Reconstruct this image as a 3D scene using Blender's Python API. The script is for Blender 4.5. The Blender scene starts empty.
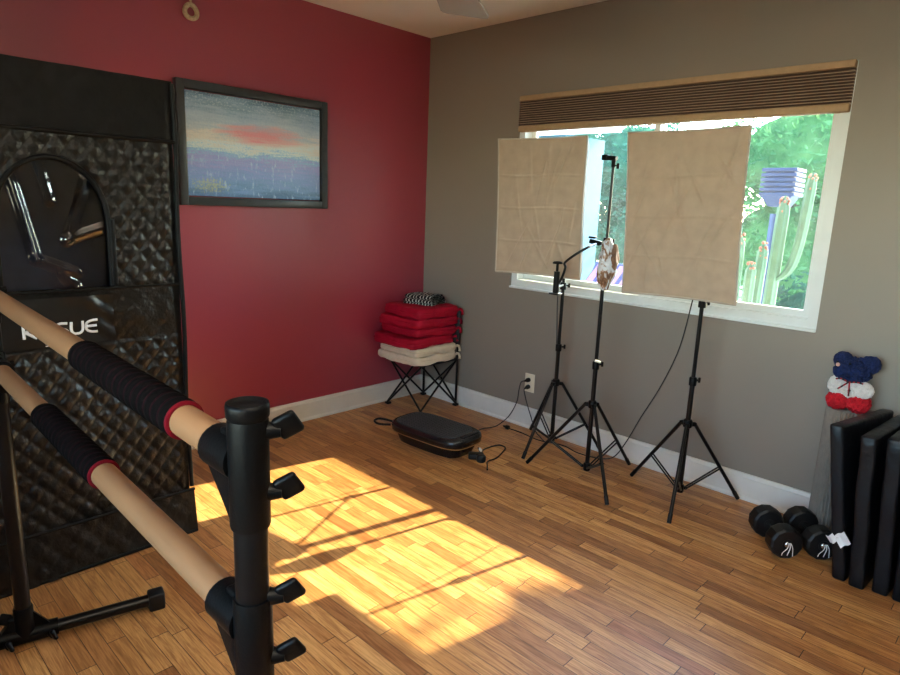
import bpy, bmesh, math, random
from mathutils import Vector, Matrix, Euler, noise
random.seed(7)
PI = math.pi
V = Vector
COL = bpy.context.scene.collection

# ------------------------------------------------------------------ mesh helpers
class MB:
    def __init__(self):
        self.v = []; self.f = []; self.s = []
    def add(self, vs, fs, smooth=True):
        o = len(self.v)
        self.v.extend([V(p) for p in vs])
        for f in fs:
            self.f.append([i + o for i in f]); self.s.append(smooth)
        return self
    def box(self, c, s, rot=None, bev=0.0, seg=2):
        bm = bmesh.new()
        bmesh.ops.create_cube(bm, size=1.0)
        for v in bm.verts:
            v.co = V((v.co.x * s[0], v.co.y * s[1], v.co.z * s[2]))
        if bev > 0:
            bmesh.ops.bevel(bm, geom=bm.edges[:], offset=bev, segments=seg, affect='EDGES', profile=0.5)
        M = Matrix.Identity(3)
        if rot is not None:
            M = rot if isinstance(rot, Matrix) else Euler(rot).to_matrix()
        c = V(c)
        bm.verts.index_update()
        self.add([M @ v.co + c for v in bm.verts], [[v.index for v in f.verts] for f in bm.faces], bev > 0)
        bm.free()
        return self
    def tube(self, pts, r, n=12, cap=True, squash=None):
        pts = [V(p) for p in pts]
        m = len(pts)
        rs = r if isinstance(r, (list, tuple)) else [r] * m
        vs = []; fs = []
        up = None
        for i, p in enumerate(pts):
            t = (pts[min(i + 1, m - 1)] - pts[max(i - 1, 0)])
            if t.length < 1e-9: t = V((0, 0, 1))
            t.normalize()
            if up is None:
                up = V((0, 0, 1)) if abs(t.z) < 0.9 else V((1, 0, 0))
            a = (up - t * up.dot(t))
            if a.length < 1e-6: a = t.orthogonal()
            a.normalize(); up = a
            b = t.cross(a)
            for k in range(n):
                th = 2 * PI * k / n
                d = a * math.cos(th) * rs[i] + b * math.sin(th) * rs[i]
                if squash: d = V((d.x * squash[0], d.y * squash[1], d.z * squash[2]))
                vs.append(p + d)
        for i in range(m - 1):
            for k in range(n):
                k2 = (k + 1) % n
                fs.append([i * n + k, i * n + k2, (i + 1) * n + k2, (i + 1) * n + k])
        self.add(vs, fs, True)
        if cap:
            self.add([vs[k] for k in range(n)], [list(range(n))[::-1]], False)
            self.add([vs[(m - 1) * n + k] for k in range(n)], [list(range(n))], False)
        return self
    def lathe(self, prof, c=(0, 0, 0), axis=(0, 0, 1), n=28, smooth=True, cap=True):
        ax = V(axis).normalized(); a = ax.orthogonal().normalized(); b = ax.cross(a); c = V(c)
        vs = []; fs = []
        for (r, z) in prof:
            for k in range(n):
                th = 2 * PI * k / n
                vs.append(c + ax * z + (a * math.cos(th) + b * math.sin(th)) * r)
        for i in range(len(prof) - 1):
            for k in range(n):
                k2 = (k + 1) % n
                fs.append([i * n + k, i * n + k2, (i + 1) * n + k2, (i + 1) * n + k])
        self.add(vs, fs, smooth)
        if cap:
            if prof[0][0] > 1e-5: self.add([vs[k] for k in range(n)], [list(range(n))[::-1]], False)
            if prof[-1][0] > 1e-5: self.add([vs[(len(prof) - 1) * n + k] for k in range(n)], [list(range(n))], False)
        return self
    def ball(self, c, r, nu=14, nv=9, jit=0.0):
        if not isinstance(r, (tuple, list)): r = (r, r, r)
        c = V(c); vs = [c + V((0, 0, -r[2]))]; fs = []
        for j in range(1, nv):
            ph = -PI / 2 + PI * j / nv
            for k in range(nu):
                th = 2 * PI * k / nu
                q = 1 + random.uniform(-jit, jit)
                vs.append(c + V((r[0] * math.cos(ph) * math.cos(th) * q, r[1] * math.cos(ph) * math.sin(th) * q, r[2] * math.sin(ph) * q)))
        vs.append(c + V((0, 0, r[2])))
        L = len(vs) - 1
        for k in range(nu):
            k2 = (k + 1) % nu
            fs.append([0, 1 + k2, 1 + k])
            fs.append([L, 1 + (nv - 2) * nu + k, 1 + (nv - 2) * nu + k2])
        for j in range(nv - 2):
            for k in range(nu):
                k2 = (k + 1) % nu
                fs.append([1 + j * nu + k, 1 + j * nu + k2, 1 + (j + 1) * nu + k2, 1 + (j + 1) * nu + k])
        return self.add(vs, fs, True)
    def grid(self, fn, nu, nv, flip=False, smooth=True):
        vs = [fn(i / nu, j / nv) for j in range(nv + 1) for i in range(nu + 1)]
        fs = []
        for j in range(nv):
            for i in range(nu):
                q = [j * (nu + 1) + i, j * (nu + 1) + i + 1, (j + 1) * (nu + 1) + i + 1, (j + 1) * (nu + 1) + i]
                fs.append(q[::-1] if flip else q)
        return self.add(vs, fs, smooth)
    def prism(self, poly, d, smooth=False):
        """poly: list of 3-D points, extruded along vector d"""
        d = V(d); n = len(poly); p = [V(q) for q in poly]
        vs = p + [q + d for q in p]
        fs = [list(range(n))[::-1], [i + n for i in range(n)]]
        for i in range(n):
            j = (i + 1) % n
            fs.append([i, j, j + n, i + n])
        return self.add(vs, fs, smooth)
    def build(self, name, mat, parent=None):
        me = bpy.data.meshes.new(name)
        me.from_pydata([tuple(v) for v in self.v], [], self.f)
        me.polygons.foreach_set('use_smooth', self.s)
        me.materials.append(mat)
        bm = bmesh.new(); bm.from_mesh(me)
        bmesh.ops.recalc_face_normals(bm, faces=bm.faces[:])
        bm.to_mesh(me); bm.free()
        me.update()
        o = bpy.data.objects.new(name, me); COL.objects.link(o)
        if parent is not None: o.parent = parent
        return o

def spline(pts, n=8):
    pts = [V(p) for p in pts]; out = []
    for i in range(len(pts) - 1):
        p0 = pts[max(i - 1, 0)]; p1 = pts[i]; p2 = pts[i + 1]; p3 = pts[min(i + 2, len(pts) - 1)]
        for k in range(n):
            t = k / n
            out.append(0.5 * ((2 * p1) + (p2 - p0) * t + (2 * p0 - 5 * p1 + 4 * p2 - p3) * t * t + (3 * p1 - p0 - 3 * p2 + p3) * t ** 3))
    out.append(pts[-1]); return out

def tag(o, label=None, cat=None, group=None, kind=None):
    if label: o['label'] = label
    if cat: o['category'] = cat
    if group: o['group'] = group
    if kind: o['kind'] = kind
    return o
def thing(name, label, cat, loc=(0, 0, 0), rotz=0.0, group=None):
    o = bpy.data.objects.new(name, None); COL.objects.link(o)
    o.location = loc; o.rotation_euler = (0, 0, rotz); o.empty_display_size = 0.05
    return tag(o, label, cat, group)
def struct(name, mb, m, parent=None):
    o = mb.build(name, m, parent)
    if parent is None: o['kind'] = 'structure'
    return o
def fbm(p, oct=3):
    return noise.fractal(V(p), 1.0, 2.0, oct)

# ------------------------------------------------------------------ material helpers
def srgb(r, g, b):
    f = lambda c: (c / 12.92 if c <= 0.04045 else ((c + 0.055) / 1.055) ** 2.4)
    return (f(r / 255), f(g / 255), f(b / 255), 1.0)
class NT:
    def __init__(self, name):
        self.m = bpy.data.materials.new(name); self.m.use_nodes = True
        self.t = self.m.node_tree; self.b = self.t.nodes['Principled BSDF']; self.out = self.t.nodes['Material Output']
    def n(self, typ, **kw):
        nd = self.t.nodes.new(typ)
        for k, v in kw.items():
            if k.startswith('i_'):
                key = k[2:].replace('_', ' ')
                nd.inputs[key].default_value = v
            else: setattr(nd, k, v)
        return nd
    def l(self, a, b): self.t.links.new(a, b)
    def math(self, op, a, b=None, c=None):
        nd = self.t.nodes.new('ShaderNodeMath'); nd.operation = op
        for i, x in enumerate((a, b, c)):
            if x is None: continue
            if isinstance(x, (int, float)): nd.inputs[i].default_value = x
            else: self.l(x, nd.inputs[i])
        return nd.outputs[0]
    def ramp(self, fac, stops, interp='LINEAR'):
        nd = self.t.nodes.new('ShaderNodeValToRGB'); cr = nd.color_ramp; cr.interpolation = interp
        while len(cr.elements) < len(stops): cr.elements.new(0.5)
        for e, (p, c) in zip(cr.elements, stops): e.position = p; e.color = c
        self.l(fac, nd.inputs[0]); return nd.outputs[0]
    def coords(self, scale=(1, 1, 1), rot=(0, 0, 0)):
        tc = self.n('ShaderNodeTexCoord'); mp = self.n('ShaderNodeMapping')
        mp.inputs['Scale'].default_value = scale; mp.inputs['Rotation'].default_value = rot
        self.l(tc.outputs['Object'], mp.inputs['Vector']); return mp.outputs[0]
    def noise(self, vec, scale, detail=3, rough=0.5, dist=0.0):
        nd = self.n('ShaderNodeTexNoise'); nd.inputs['Scale'].default_value = scale; nd.inputs['Detail'].default_value = detail
        nd.inputs['Roughness'].default_value = rough; nd.inputs['Distortion'].default_value = dist
        if vec is not None: self.l(vec, nd.inputs['Vector'])
        return nd.outputs['Fac']
    def mix(self, fac, a, b, mode='MIX'):
        nd = self.t.nodes.new('ShaderNodeMix'); nd.data_type = 'RGBA'; nd.blend_type = mode
        for i, x in ((0, fac), (6, a), (7, b)):
            if isinstance(x, (int, float)): nd.inputs[i].default_value = x
            elif isinstance(x, tuple): nd.inputs[i].default_value = x
            else: self.l(x, nd.inputs[i])
        return nd.outputs[2]
    def bump(self, h, strength=0.3, dist=0.01):
        nd = self.n('ShaderNodeBump'); nd.inputs['Strength'].default_value = strength; nd.inputs['Distance'].default_value = dist
        self.l(h, nd.inputs['Height']); self.l(nd.outputs[0], self.b.inputs['Normal'])

def simple(name, col, rough=0.5, metal=0.0, var=0.12, vscale=12.0, bump=0.0, bscale=80.0, spec=0.5, sheen=0.0, bdist=0.004):
    """principled material with slight procedural variation of tone and relief"""
    t = NT(name); v = t.coords()
    nz = t.noise(v, vscale, 4)
    d = tuple(c * (1 - var) for c in col[:3]) + (1,); b = tuple(min(1, c * (1 + var)) for c in col[:3]) + (1,)
    t.l(t.ramp(nz, [(0.3, d), (0.7, b)]), t.b.inputs['Base Color'])
    t.b.inputs['Roughness'].default_value = rough; t.b.inputs['Metallic'].default_value = metal
    t.b.inputs['Specular IOR Level'].default_value = spec
    if sheen: t.b.inputs['Sheen Weight'].default_value = sheen
    if bump: t.bump(t.noise(v, bscale, 3), bump, bdist)
    return t.m

# floor: narrow oak strips running along y, random lengths, tones, grain
def oak_floor():
    t = NT('oak_strip_floor')
    tc = t.n('ShaderNodeTexCoord'); sp = t.n('ShaderNodeSeparateXYZ'); t.l(tc.outputs['Object'], sp.inputs[0])
    X, Y = sp.outputs[0], sp.outputs[1]
    u = t.math('DIVIDE', X, 0.053); row = t.math('FLOOR', u)
    w1 = t.n('ShaderNodeTexWhiteNoise', noise_dimensions='1D'); t.l(row, w1.inputs['W'])
    r1 = w1.outputs['Value']
    w2 = t.n('ShaderNodeTexWhiteNoise', noise_dimensions='1D'); t.l(t.math('ADD', row, 31.7), w2.inputs['W'])
    L = t.math('MULTIPLY_ADD', w2.outputs['Value'], 0.38, 0.32)
    yy = t.math('ADD', t.math('DIVIDE', Y, L), t.math('MULTIPLY', r1, 9.0))
    # jitter board ends so neighbouring boards differ
    idx = t.math('FLOOR', yy)
    cv = t.n('ShaderNodeCombineXYZ'); t.l(row, cv.inputs[0]); t.l(idx, cv.inputs[1])
    w3 = t.n('ShaderNodeTexWhiteNoise', noise_dimensions='2D'); t.l(cv.outputs[0], w3.inputs['Vector'])
    rnd = w3.outputs['Value']
    base = t.ramp(rnd, [(0.0, srgb(150, 98, 58)), (0.12, srgb(170, 117, 70)), (0.35, srgb(187, 133, 80)), (0.6, srgb(198, 145, 89)), (0.88, srgb(208, 157, 101)), (1.0, srgb(172, 110, 66))])
    gv = t.n('ShaderNodeCombineXYZ')
    t.l(t.math('MULTIPLY_ADD', X, 44.0, t.math('MULTIPLY', rnd, 40.0)), gv.inputs[0])
    t.l(t.math('MULTIPLY_ADD', Y, 3.0, t.math('MULTIPLY', rnd, 77.0)), gv.inputs[1])
    g1 = t.noise(gv.outputs[0], 1.0, 5, 0.65, 2.2)
    gv2 = t.n('ShaderNodeCombineXYZ')
    t.l(t.math('MULTIPLY_ADD', X, 260.0, t.math('MULTIPLY', rnd, 90.0)), gv2.inputs[0]); t.l(t.math('MULTIPLY', Y, 9.0), gv2.inputs[1])
    g2 = t.noise(gv2.outputs[0], 1.0, 3, 0.6)
    c1 = t.mix(t.ramp(g1, [(0.40, (0, 0, 0, 1)), (0.56, (1, 1, 1, 1))]), (0.74, 0.64, 0.54, 1), (1.10, 1.11, 1.10, 1))
    c = t.mix(1.0, base, c1, 'MULTIPLY')
    c2 = t.mix(t.ramp(g2, [(0.35, (0, 0, 0, 1)), (0.55, (1, 1, 1, 1))]), (0.72, 0.65, 0.57, 1), (1, 1, 1, 1))
    c = t.mix(1.0, c, c2, 'MULTIPLY')
    fx = t.math('FRACT', u); fy = t.math('FRACT', yy)
    ex = t.math('LESS_THAN', t.math('MINIMUM', fx, t.math('SUBTRACT', 1.0, fx)), 0.018)
    ey = t.math('LESS_THAN', t.math('MULTIPLY', t.math('MINIMUM', fy, t.math('SUBTRACT', 1.0, fy)), L), 0.0013)
    gap = t.math('MAXIMUM', ex, ey)
    c = t.mix(gap, c, (0.045, 0.022, 0.01, 1))
    t.l(c, t.b.inputs['Base Color'])
    rr = t.math('MULTIPLY_ADD', g2, 0.16, 0.30); t.l(rr, t.b.inputs['Roughness'])
    t.b.inputs['Specular IOR Level'].default_value = 0.45
    hh = t.math('SUBTRACT', t.math('MULTIPLY', g2, 0.25), gap)
    t.bump(hh, 0.25, 0.002)
    return t.m

def wall_paint(name, col, rough, spec=0.5):
    t = NT(name); v = t.coords()
    n1 = t.noise(v, 1.6, 3); n2 = t.noise(v, 220, 2)
    t.l(t.mix(t.math('MULTIPLY', n1, 0.25), col, tuple(c * 0.86 for c in col[:3]) + (1,)), t.b.inputs['Base Color'])
    t.b.inputs['Roughness'].default_value = rough; t.b.inputs['Specular IOR Level'].default_value = spec
    t.bump(n2, 0.12, 0.002)
    return t.m

def painting():
    t = NT('abstract_seascape_paint'); tc = t.n('ShaderNodeTexCoord'); sp = t.n('ShaderNodeSeparateXYZ'); t.l(tc.outputs['Object'], sp.inputs[0])
    X, Z = sp.outputs[0], sp.outputs[2]     # x -0.45..0.45, z -0.3..0.3
    v1 = t.coords((3, 1, 26)); v2 = t.coords((26, 1, 11)); v3 = t.coords((60, 1, 60))
    st = t.noise(v1, 1.4, 5, 0.65, 0.6); ver = t.noise(v2, 1.6, 4, 0.6); fin = t.noise(v3, 1.5, 3, 0.7)
    h = t.math('ADD', t.math('MULTIPLY_ADD', Z, 1.92, 0.5), t.math('MULTIPLY_ADD', t.math('ADD', st, t.math('MULTIPLY', fin, 0.5)), 0.42, -0.315))
    base = t.ramp(h, [(0.0, srgb(80, 118, 160)), (0.12, srgb(112, 150, 190)), (0.27, srgb(132, 152, 200)), (0.36, srgb(150, 152, 200)), (0.43, srgb(136, 182, 206)), (0.5, srgb(206, 214, 210)),
                      (0.6, srgb(212, 202, 190)), (0.7, srgb(178, 186, 188)), (0.82, srgb(150, 168, 178)), (0.95, srgb(104, 130, 148)), (1.0, srgb(70, 98, 120))])
    # pink cloud streak
    px = t.math('DIVIDE', t.math('ADD', X, -0.03), 0.30); pz = t.math('DIVIDE', t.math('ADD', Z, -0.075), 0.06)
    d = t.math('ADD', t.math('MULTIPLY', px, px), t.math('MULTIPLY', pz, pz))
    d = t.math('ADD', d, t.math('MULTIPLY_ADD', st, 2.4, -1.2))
    c = t.mix(t.ramp(d, [(0.0, (0.85, 0.85, 0.85, 1)), (0.9, (0, 0, 0, 1))]), base, srgb(216, 120, 128))
    # flecks in the water half
    low = t.math('LESS_THAN', h, 0.40)
    fl = t.math('MULTIPLY', low, t.ramp(ver, [(0.56, (0, 0, 0, 1)), (0.68, (0.8, 0.8, 0.8, 1))]))
    c = t.mix(fl, c, srgb(176, 200, 214))
    fl2 = t.math('MULTIPLY', low, t.ramp(fin, [(0.62, (0, 0, 0, 1)), (0.72, (0.8, 0.8, 0.8, 1))]))
    c = t.mix(fl2, c, srgb(150, 130, 190))
    yx = t.math('DIVIDE', t.math('ADD', X, 0.28), 0.16); yz = t.math('DIVIDE', t.math('ADD', Z, 0.2), 0.06)
    yd = t.math('ADD', t.math('ADD', t.math('MULTIPLY', yx, yx), t.math('MULTIPLY', yz, yz)), t.math('MULTIPLY_ADD', fin, 3.0, -1.1))
    c = t.mix(t.ramp(yd, [(0.0, (0.8, 0.8, 0.8, 1)), (0.8, (0, 0, 0, 1))]), c, srgb(196, 200, 140))
    drk = t.math('GREATER_THAN', Z, 0.19)
    c = t.mix(t.math('MULTIPLY', drk, t.ramp(fin, [(0.5, (0, 0, 0, 1)), (0.62, (0.6, 0.6, 0.6, 1))])), c, srgb(190, 200, 200))
    c = t.mix(0.06, c, (0.62, 0.78, 0.92, 1)); c = t.mix(1.0, c, (1.22, 1.36, 1.52, 1), 'MULTIPLY')
    t.l(c, t.b.inputs['Base Color']); t.b.inputs['Roughness'].default_value = 0.45
    t.bump(t.math('ADD', st, fin), 0.35, 0.004)
    return t.m

def pane_glass(name, dirt=0.06, tint=(0.93, 0.985, 0.97, 1)):
    t = NT(name)
    tr = t.n('ShaderNodeBsdfTransparent'); tr.inputs[0].default_value = tint
    gl = t.n('ShaderNodeBsdfGlossy'); gl.inputs['Roughness'].default_value = 0.02
    fr = t.n('ShaderNodeFresnel'); fr.inputs['IOR'].default_value = 1.45
    m1 = t.n('ShaderNodeMixShader'); t.l(fr.outputs[0], m1.inputs[0]); t.l(tr.outputs[0], m1.inputs[1]); t.l(gl.outputs[0], m1.inputs[2])
    tl = t.n('ShaderNodeBsdfTranslucent'); tl.inputs[0].default_value = (0.95, 0.97, 1, 1)
    v = t.coords(); dn = t.noise(v, 6, 4)
    m2 = t.n('ShaderNodeMixShader'); t.l(t.math('MULTIPLY', dn, dirt * 2), m2.inputs[0]); t.l(m1.outputs[0], m2.inputs[1]); t.l(tl.outputs[0], m2.inputs[2])
    t.l(m2.outputs[0], t.out.inputs['Surface'])
    return t.m

def vinyl():
    t = NT('clear_vinyl')
    tr = t.n('ShaderNodeBsdfTransparent'); tr.inputs[0].default_value = (0.80, 0.85, 0.92, 1)
    gl = t.n('ShaderNodeBsdfGlossy'); gl.inputs['Roughness'].default_value = 0.07
    fr = t.n('ShaderNodeFresnel'); fr.inputs['IOR'].default_value = 1.9
    v = t.coords(); bp = t.n('ShaderNodeBump'); bp.inputs['Strength'].default_value = 0.2; bp.inputs['Distance'].default_value = 0.02
    t.l(t.noise(v, 6, 1, 0.4, 0.5), bp.inputs['Height']); t.l(bp.outputs[0], gl.inputs['Normal']); t.l(bp.outputs[0], fr.inputs['Normal'])
    m1 = t.n('ShaderNodeMixShader'); t.l(fr.outputs[0], m1.inputs[0]); t.l(tr.outputs[0], m1.inputs[1]); t.l(gl.outputs[0], m1.inputs[2])
    t.l(m1.outputs[0], t.out.inputs['Surface'])
    return t.m

def leafy(name, a, b, trans=0.45):
    t = NT(name); v = t.coords(); nz = t.noise(v, 3.5, 5)
    c = t.ramp(nz, [(0.3, a), (0.7, b)])
    df = t.n('ShaderNodeBsdfDiffuse'); tl = t.n('ShaderNodeBsdfTranslucent'); t.l(c, df.inputs[0]); t.l(c, tl.inputs[0])
    m1 = t.n('ShaderNodeMixShader'); m1.inputs[0].default_value = trans; t.l(df.outputs[0], m1.inputs[1]); t.l(tl.outputs[0], m1.inputs[2])
    t.l(m1.outputs[0], t.out.inputs['Surface'])
    return t.m

def softcloth():
    t = NT('white_diffuser_cloth'); v = t.coords(); nz = t.noise(v, 18, 3)
    c = t.ramp(nz, [(0.3, (0.46, 0.36, 0.275, 1)), (0.7, (0.52, 0.41, 0.315, 1))])
    df = t.n('ShaderNodeBsdfDiffuse'); tl = t.n('ShaderNodeBsdfTranslucent'); t.l(c, df.inputs[0]); t.l(c, tl.inputs[0])
    bp = t.n('ShaderNodeBump'); bp.inputs['Strength'].default_value = 0.10; bp.inputs['Distance'].default_value = 0.01
    t.l(t.noise(v, 14, 3, 0.5, 1.5), bp.inputs['Height']); t.l(bp.outputs[0], df.inputs['Normal'])
    m1 = t.n('ShaderNodeMixShader'); m1.inputs[0].default_value = 0.25; t.l(df.outputs[0], m1.inputs[1]); t.l(tl.outputs[0], m1.inputs[2])
    t.l(m1.outputs[0], t.out.inputs['Surface'])
    return t.m

def striped(name, a, b, axis, freq, rough=0.8, duty=0.5, vary=0.0):
    t = NT(name); tc = t.n('ShaderNodeTexCoord'); sp = t.n('ShaderNodeSeparateXYZ'); t.l(tc.outputs['Object'], sp.inputs[0])
    x = sp.outputs[axis]
    if vary: x = t.math('ADD', x, t.math('MULTIPLY', t.noise(tc.outputs['Object'], 20, 2), vary))
    f = t.math('FRACT', t.math('MULTIPLY', x, freq))
    t.l(t.mix(t.math('LESS_THAN', f, duty), a, b), t.b.inputs['Base Color']); t.b.inputs['Roughness'].default_value = rough
    return t.m

M = {}
M['floor'] = oak_floor()
M['red'] = wall_paint('deep_red_wall_paint', srgb(158, 52, 70), 0.34, 1.0)
M['gray'] = wall_paint('taupe_grey_wall_paint', srgb(138, 128, 117), 0.5)
M['ceil'] = wall_paint('cream_ceiling_paint', srgb(246, 242, 232), 0.7)
M['white_trim'] = simple('white_trim_paint', srgb(226, 222, 214), 0.35, var=0.03)
M['vinyl_white'] = simple('white_window_vinyl', srgb(226, 230, 230), 0.3, var=0.03)
M['glass'] = pane_glass('window_glass', 0.007)
M['blind_tan'] = simple('tan_blind_fabric', srgb(176, 146, 112), 0.75, var=0.06, vscale=40)
M['blind_pleat'] = striped('brown_fabric_pleat_shading', srgb(104, 84, 76), srgb(220, 196, 174), 2, 79.7, 0.8, 0.32)  # bands paint the lit and shaded pleat faces into the fabric colour
M['black_metal'] = simple('black_painted_metal', (0.004, 0.004, 0.0045, 1), 0.28, 0.0, var=0.2, spec=0.3)
M['black_plastic'] = simple('black_plastic', (0.003, 0.003, 0.0033, 1), 0.4, bump=0.1, bscale=300, spec=0.15)
M['steel'] = simple('bright_steel', (0.6, 0.6, 0.6, 1), 0.25, 1.0)
M['cloth_white'] = softcloth()
M['black_cloth'] = simple('black_softbox_fabric', (0.012, 0.012, 0.014, 1), 0.6, bump=0.2, bscale=120)
M['silver_cloth'] = simple('silver_lining', (0.75, 0.76, 0.78, 1), 0.35, 0.6)
M['binding'] = simple('pale_tan_binding', (0.42, 0.36, 0.30, 1), 0.8)
M['edge_white'] = simple('white_binding', (0.8, 0.8, 0.8, 1), 0.7)
M['cush_red'] = simple('red_cushion_cotton', srgb(158, 8, 38), 0.75, var=0.15, vscale=20, bump=0.3, bscale=60, spec=0.2)
M['cush_tan'] = simple('cream_cushion_cotton', srgb(222, 204, 178), 0.85, var=0.06, vscale=20, bump=0.3, bscale=60)
M['throw'] = striped('black_white_woven_throw', srgb(24, 24, 28), srgb(214, 210, 200), 1, 42.0, 0.9, 0.30, 0.03)
M['chair_cloth'] = simple('black_chair_fabric', (0.012, 0.012, 0.014, 1), 0.7, bump=0.2, bscale=200)
M['plate_black'] = simple('glossy_black_shell', (0.008, 0.008, 0.010, 1), 0.22)
M['plate_top'] = simple('black_studded_rubber', (0.022, 0.026, 0.032, 1), 0.42, bump=0.8, bscale=120, bdist=0.006)
M['rubber'] = simple('black_rubber', (0.006, 0.006, 0.0065, 1), 0.5, bump=0.1, bscale=200, spec=0.35)
M['cord'] = simple('black_cord', (0.010, 0.010, 0.011, 1), 0.5)
M['outlet'] = simple('ivory_outlet_plastic', srgb(226, 214, 192), 0.35, var=0.02)
M['mat_vinyl'] = simple('black_vinyl_mat', (0.004, 0.0045, 0.0065, 1), 0.38, bump=0.25, bscale=18, bdist=0.02, spec=0.28)
M['paper'] = simple('white_paper_tag', (0.8, 0.8, 0.8, 1), 0.8)
M['roll'] = simple('grey_ribbed_mat', srgb(128, 118, 108), 0.8, var=0.1, vscale=30)
M['navy'] = simple('navy_yarn', srgb(8, 30, 78), 0.9, var=0.3, vscale=60)
M['yarn_white'] = simple('white_yarn', srgb(226, 220, 214), 0.9, var=0.08, vscale=60)
M['yarn_red'] = simple('red_yarn', srgb(196, 14, 34), 0.9, var=0.2, vscale=60)
M['ribbon'] = striped('red_black_white_ribbon', srgb(170, 26, 40), srgb(36, 24, 30), 1, 60.0, 0.6, 0.5)
M['bead'] = simple('pale_pink_bead', srgb(226, 176, 160), 0.4)
M['wood'] = simple('pale_beech_bar', srgb(140, 100, 68), 0.5, var=0.10, vscale=6, spec=0.3)
M['grip'] = simple('black_foam_grip', (0.003, 0.0022, 0.0022, 1), 0.9, bump=0.2, bscale=200, spec=0.04)
M['grip_red'] = simple('dark_red_foam_stripe', srgb(28, 6, 10), 0.85, spec=0.05)
M['ring_red'] = simple('red_foam_ring', srgb(96, 6, 20), 0.8, spec=0.1)
M['frame'] = simple('charcoal_picture_frame', srgb(52, 58, 62), 0.35, var=0.12, vscale=25)
M['painting'] = painting()
M['quilt'] = simple('black_satin_quilting', (0.006, 0.0052, 0.0045, 1), 0.38, var=0.2, bump=0.5, bscale=45, bdist=0.012, spec=0.42)
M['band'] = simple('black_matt_quilting', (0.004, 0.004, 0.0045, 1), 0.5, var=0.2, bump=0.3, bscale=30, bdist=0.01, spec=0.2)
M['patch'] = simple('black_satin_patch', (0.006, 0.006, 0.006, 1), 0.34, spec=0.5)
M['tent_in'] = simple('dark_tent_lining', (0.05, 0.08, 0.18, 1), 0.5)
M['vinyl'] = vinyl()
M['letter'] = simple('white_print', (0.85, 0.85, 0.87, 1), 0.6)
M['jute'] = simple('tan_wicker', srgb(205, 180, 145), 0.8, var=0.2, vscale=90, bump=0.6, bscale=150)
M['fan_blade'] = simple('grey_fan_blade', srgb(160, 154, 140), 0.5, var=0.05)
M['fan_metal'] = simple('brushed_nickel', (0.5, 0.48, 0.45, 1), 0.35, 1.0)
M['fur_brown'] = simple('brown_crumpled_wrap', srgb(120, 84, 60), 0.6, var=0.4, vscale=40)
def wrap_mat():
    t = NT('mottled_silver_brown_wrap'); v = t.coords((1, 1, 0.55)); nz = t.noise(v, 26, 4, 0.6, 1.2)
    t.l(t.ramp(nz, [(0.40, srgb(96, 66, 48)), (0.47, srgb(150, 112, 84)), (0.52, srgb(205, 208, 216)), (0.7, srgb(226, 228, 234))]), t.b.inputs['Base Color'])
    t.b.inputs['Roughness'].default_value = 0.4; t.bump(nz, 0.6, 0.01); return t.m
M['wrap'] = wrap_mat()
M['leaf_a'] = leafy('pale_green_leaves', srgb(44, 92, 74), srgb(92, 146, 118))
M['leaf_b'] = leafy('yellow_green_leaves', srgb(54, 102, 62), srgb(108, 152, 96))
M['leaf_c'] = leafy('dark_green_leaves', srgb(26, 60, 46), srgb(54, 92, 70), 0.3)
M['bark'] = simple('brown_bark', srgb(110, 90, 72), 0.9, var=0.3, bump=0.5, bscale=30)
M['cactus'] = simple('pale_green_cactus', srgb(84, 114, 86), 0.7, var=0.15, vscale=14, bump=0.2)
M['cactus_tip'] = simple('salmon_cactus_tip', srgb(170, 104, 78), 0.7, var=0.2, vscale=20)
M['blue_paint'] = simple('slate_blue_paint', srgb(24, 48, 92), 0.6, var=0.15)
M['shed'] = simple('pale_blue_boards', srgb(70, 112, 124), 0.7, var=0.06)
M['stripe'] = striped('purple_pink_striped_canvas', srgb(40, 42, 92), srgb(150, 96, 136), 1, 9.0, 0.8, 0.62)
M['stone'] = simple('pale_garden_gravel', srgb(226, 226, 222), 0.9, var=0.05, vscale=8, bump=0.4, bscale=60)

# ------------------------------------------------------------------ room shell
W0, S0, H = -4.3, -4.3, 2.44
T = 0.14
wy0, wy1, wz0, wz1 = -2.53, -0.79, 0.87, 2.01          # window in the grey wall (x = 0)
struct('floor', MB().box(((W0 + 0) / 2, S0 / 2, -0.05), (-W0 + 2 * T, -S0 + 2 * T, 0.10)), M['floor'])
struct('ceiling', MB().box((W0 / 2, S0 / 2, H + 0.05), (-W0 + 2 * T, -S0 + 2 * T, 0.10)), M['ceil'])
struct('wall_north', MB().box((W0 / 2, T / 2, H / 2), (-W0 + 2 * T, T, H)), M['red'])
def holed(x0, x1, ya, yb, y0, y1, z0, z1):
    m = MB(); xc = (x0 + x1) / 2; t = x1 - x0
    m.box((xc, (ya + yb) / 2, z0 / 2), (t, yb - ya, z0))
    m.box((xc, (ya + yb) / 2, (z1 + H) / 2), (t, yb - ya, H - z1))
    m.box((xc, (ya + y0) / 2, (z0 + z1) / 2), (t, y0 - ya, z1 - z0))
    m.box((xc, (y1 + yb) / 2, (z0 + z1) / 2), (t, yb - y1, z1 - z0))
    return m
struct('wall_east', holed(0, T, S0 - T, 0, wy0, wy1, wz0, wz1), M['gray'])
struct('wall_south', MB().box((W0 / 2, S0 - T / 2, H / 2), (-W0 + 2 * T, T, H)), M['gray'])
vy0, vy1, vz0, vz1 = -3.7, -1.7, 0.80, 2.05             # unseen window added in the west wall to let fill light in
struct('wall_west', holed(W0 - T, W0, S0 - T, 0, vy0, vy1, vz0, vz1), M['gray'])
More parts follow.
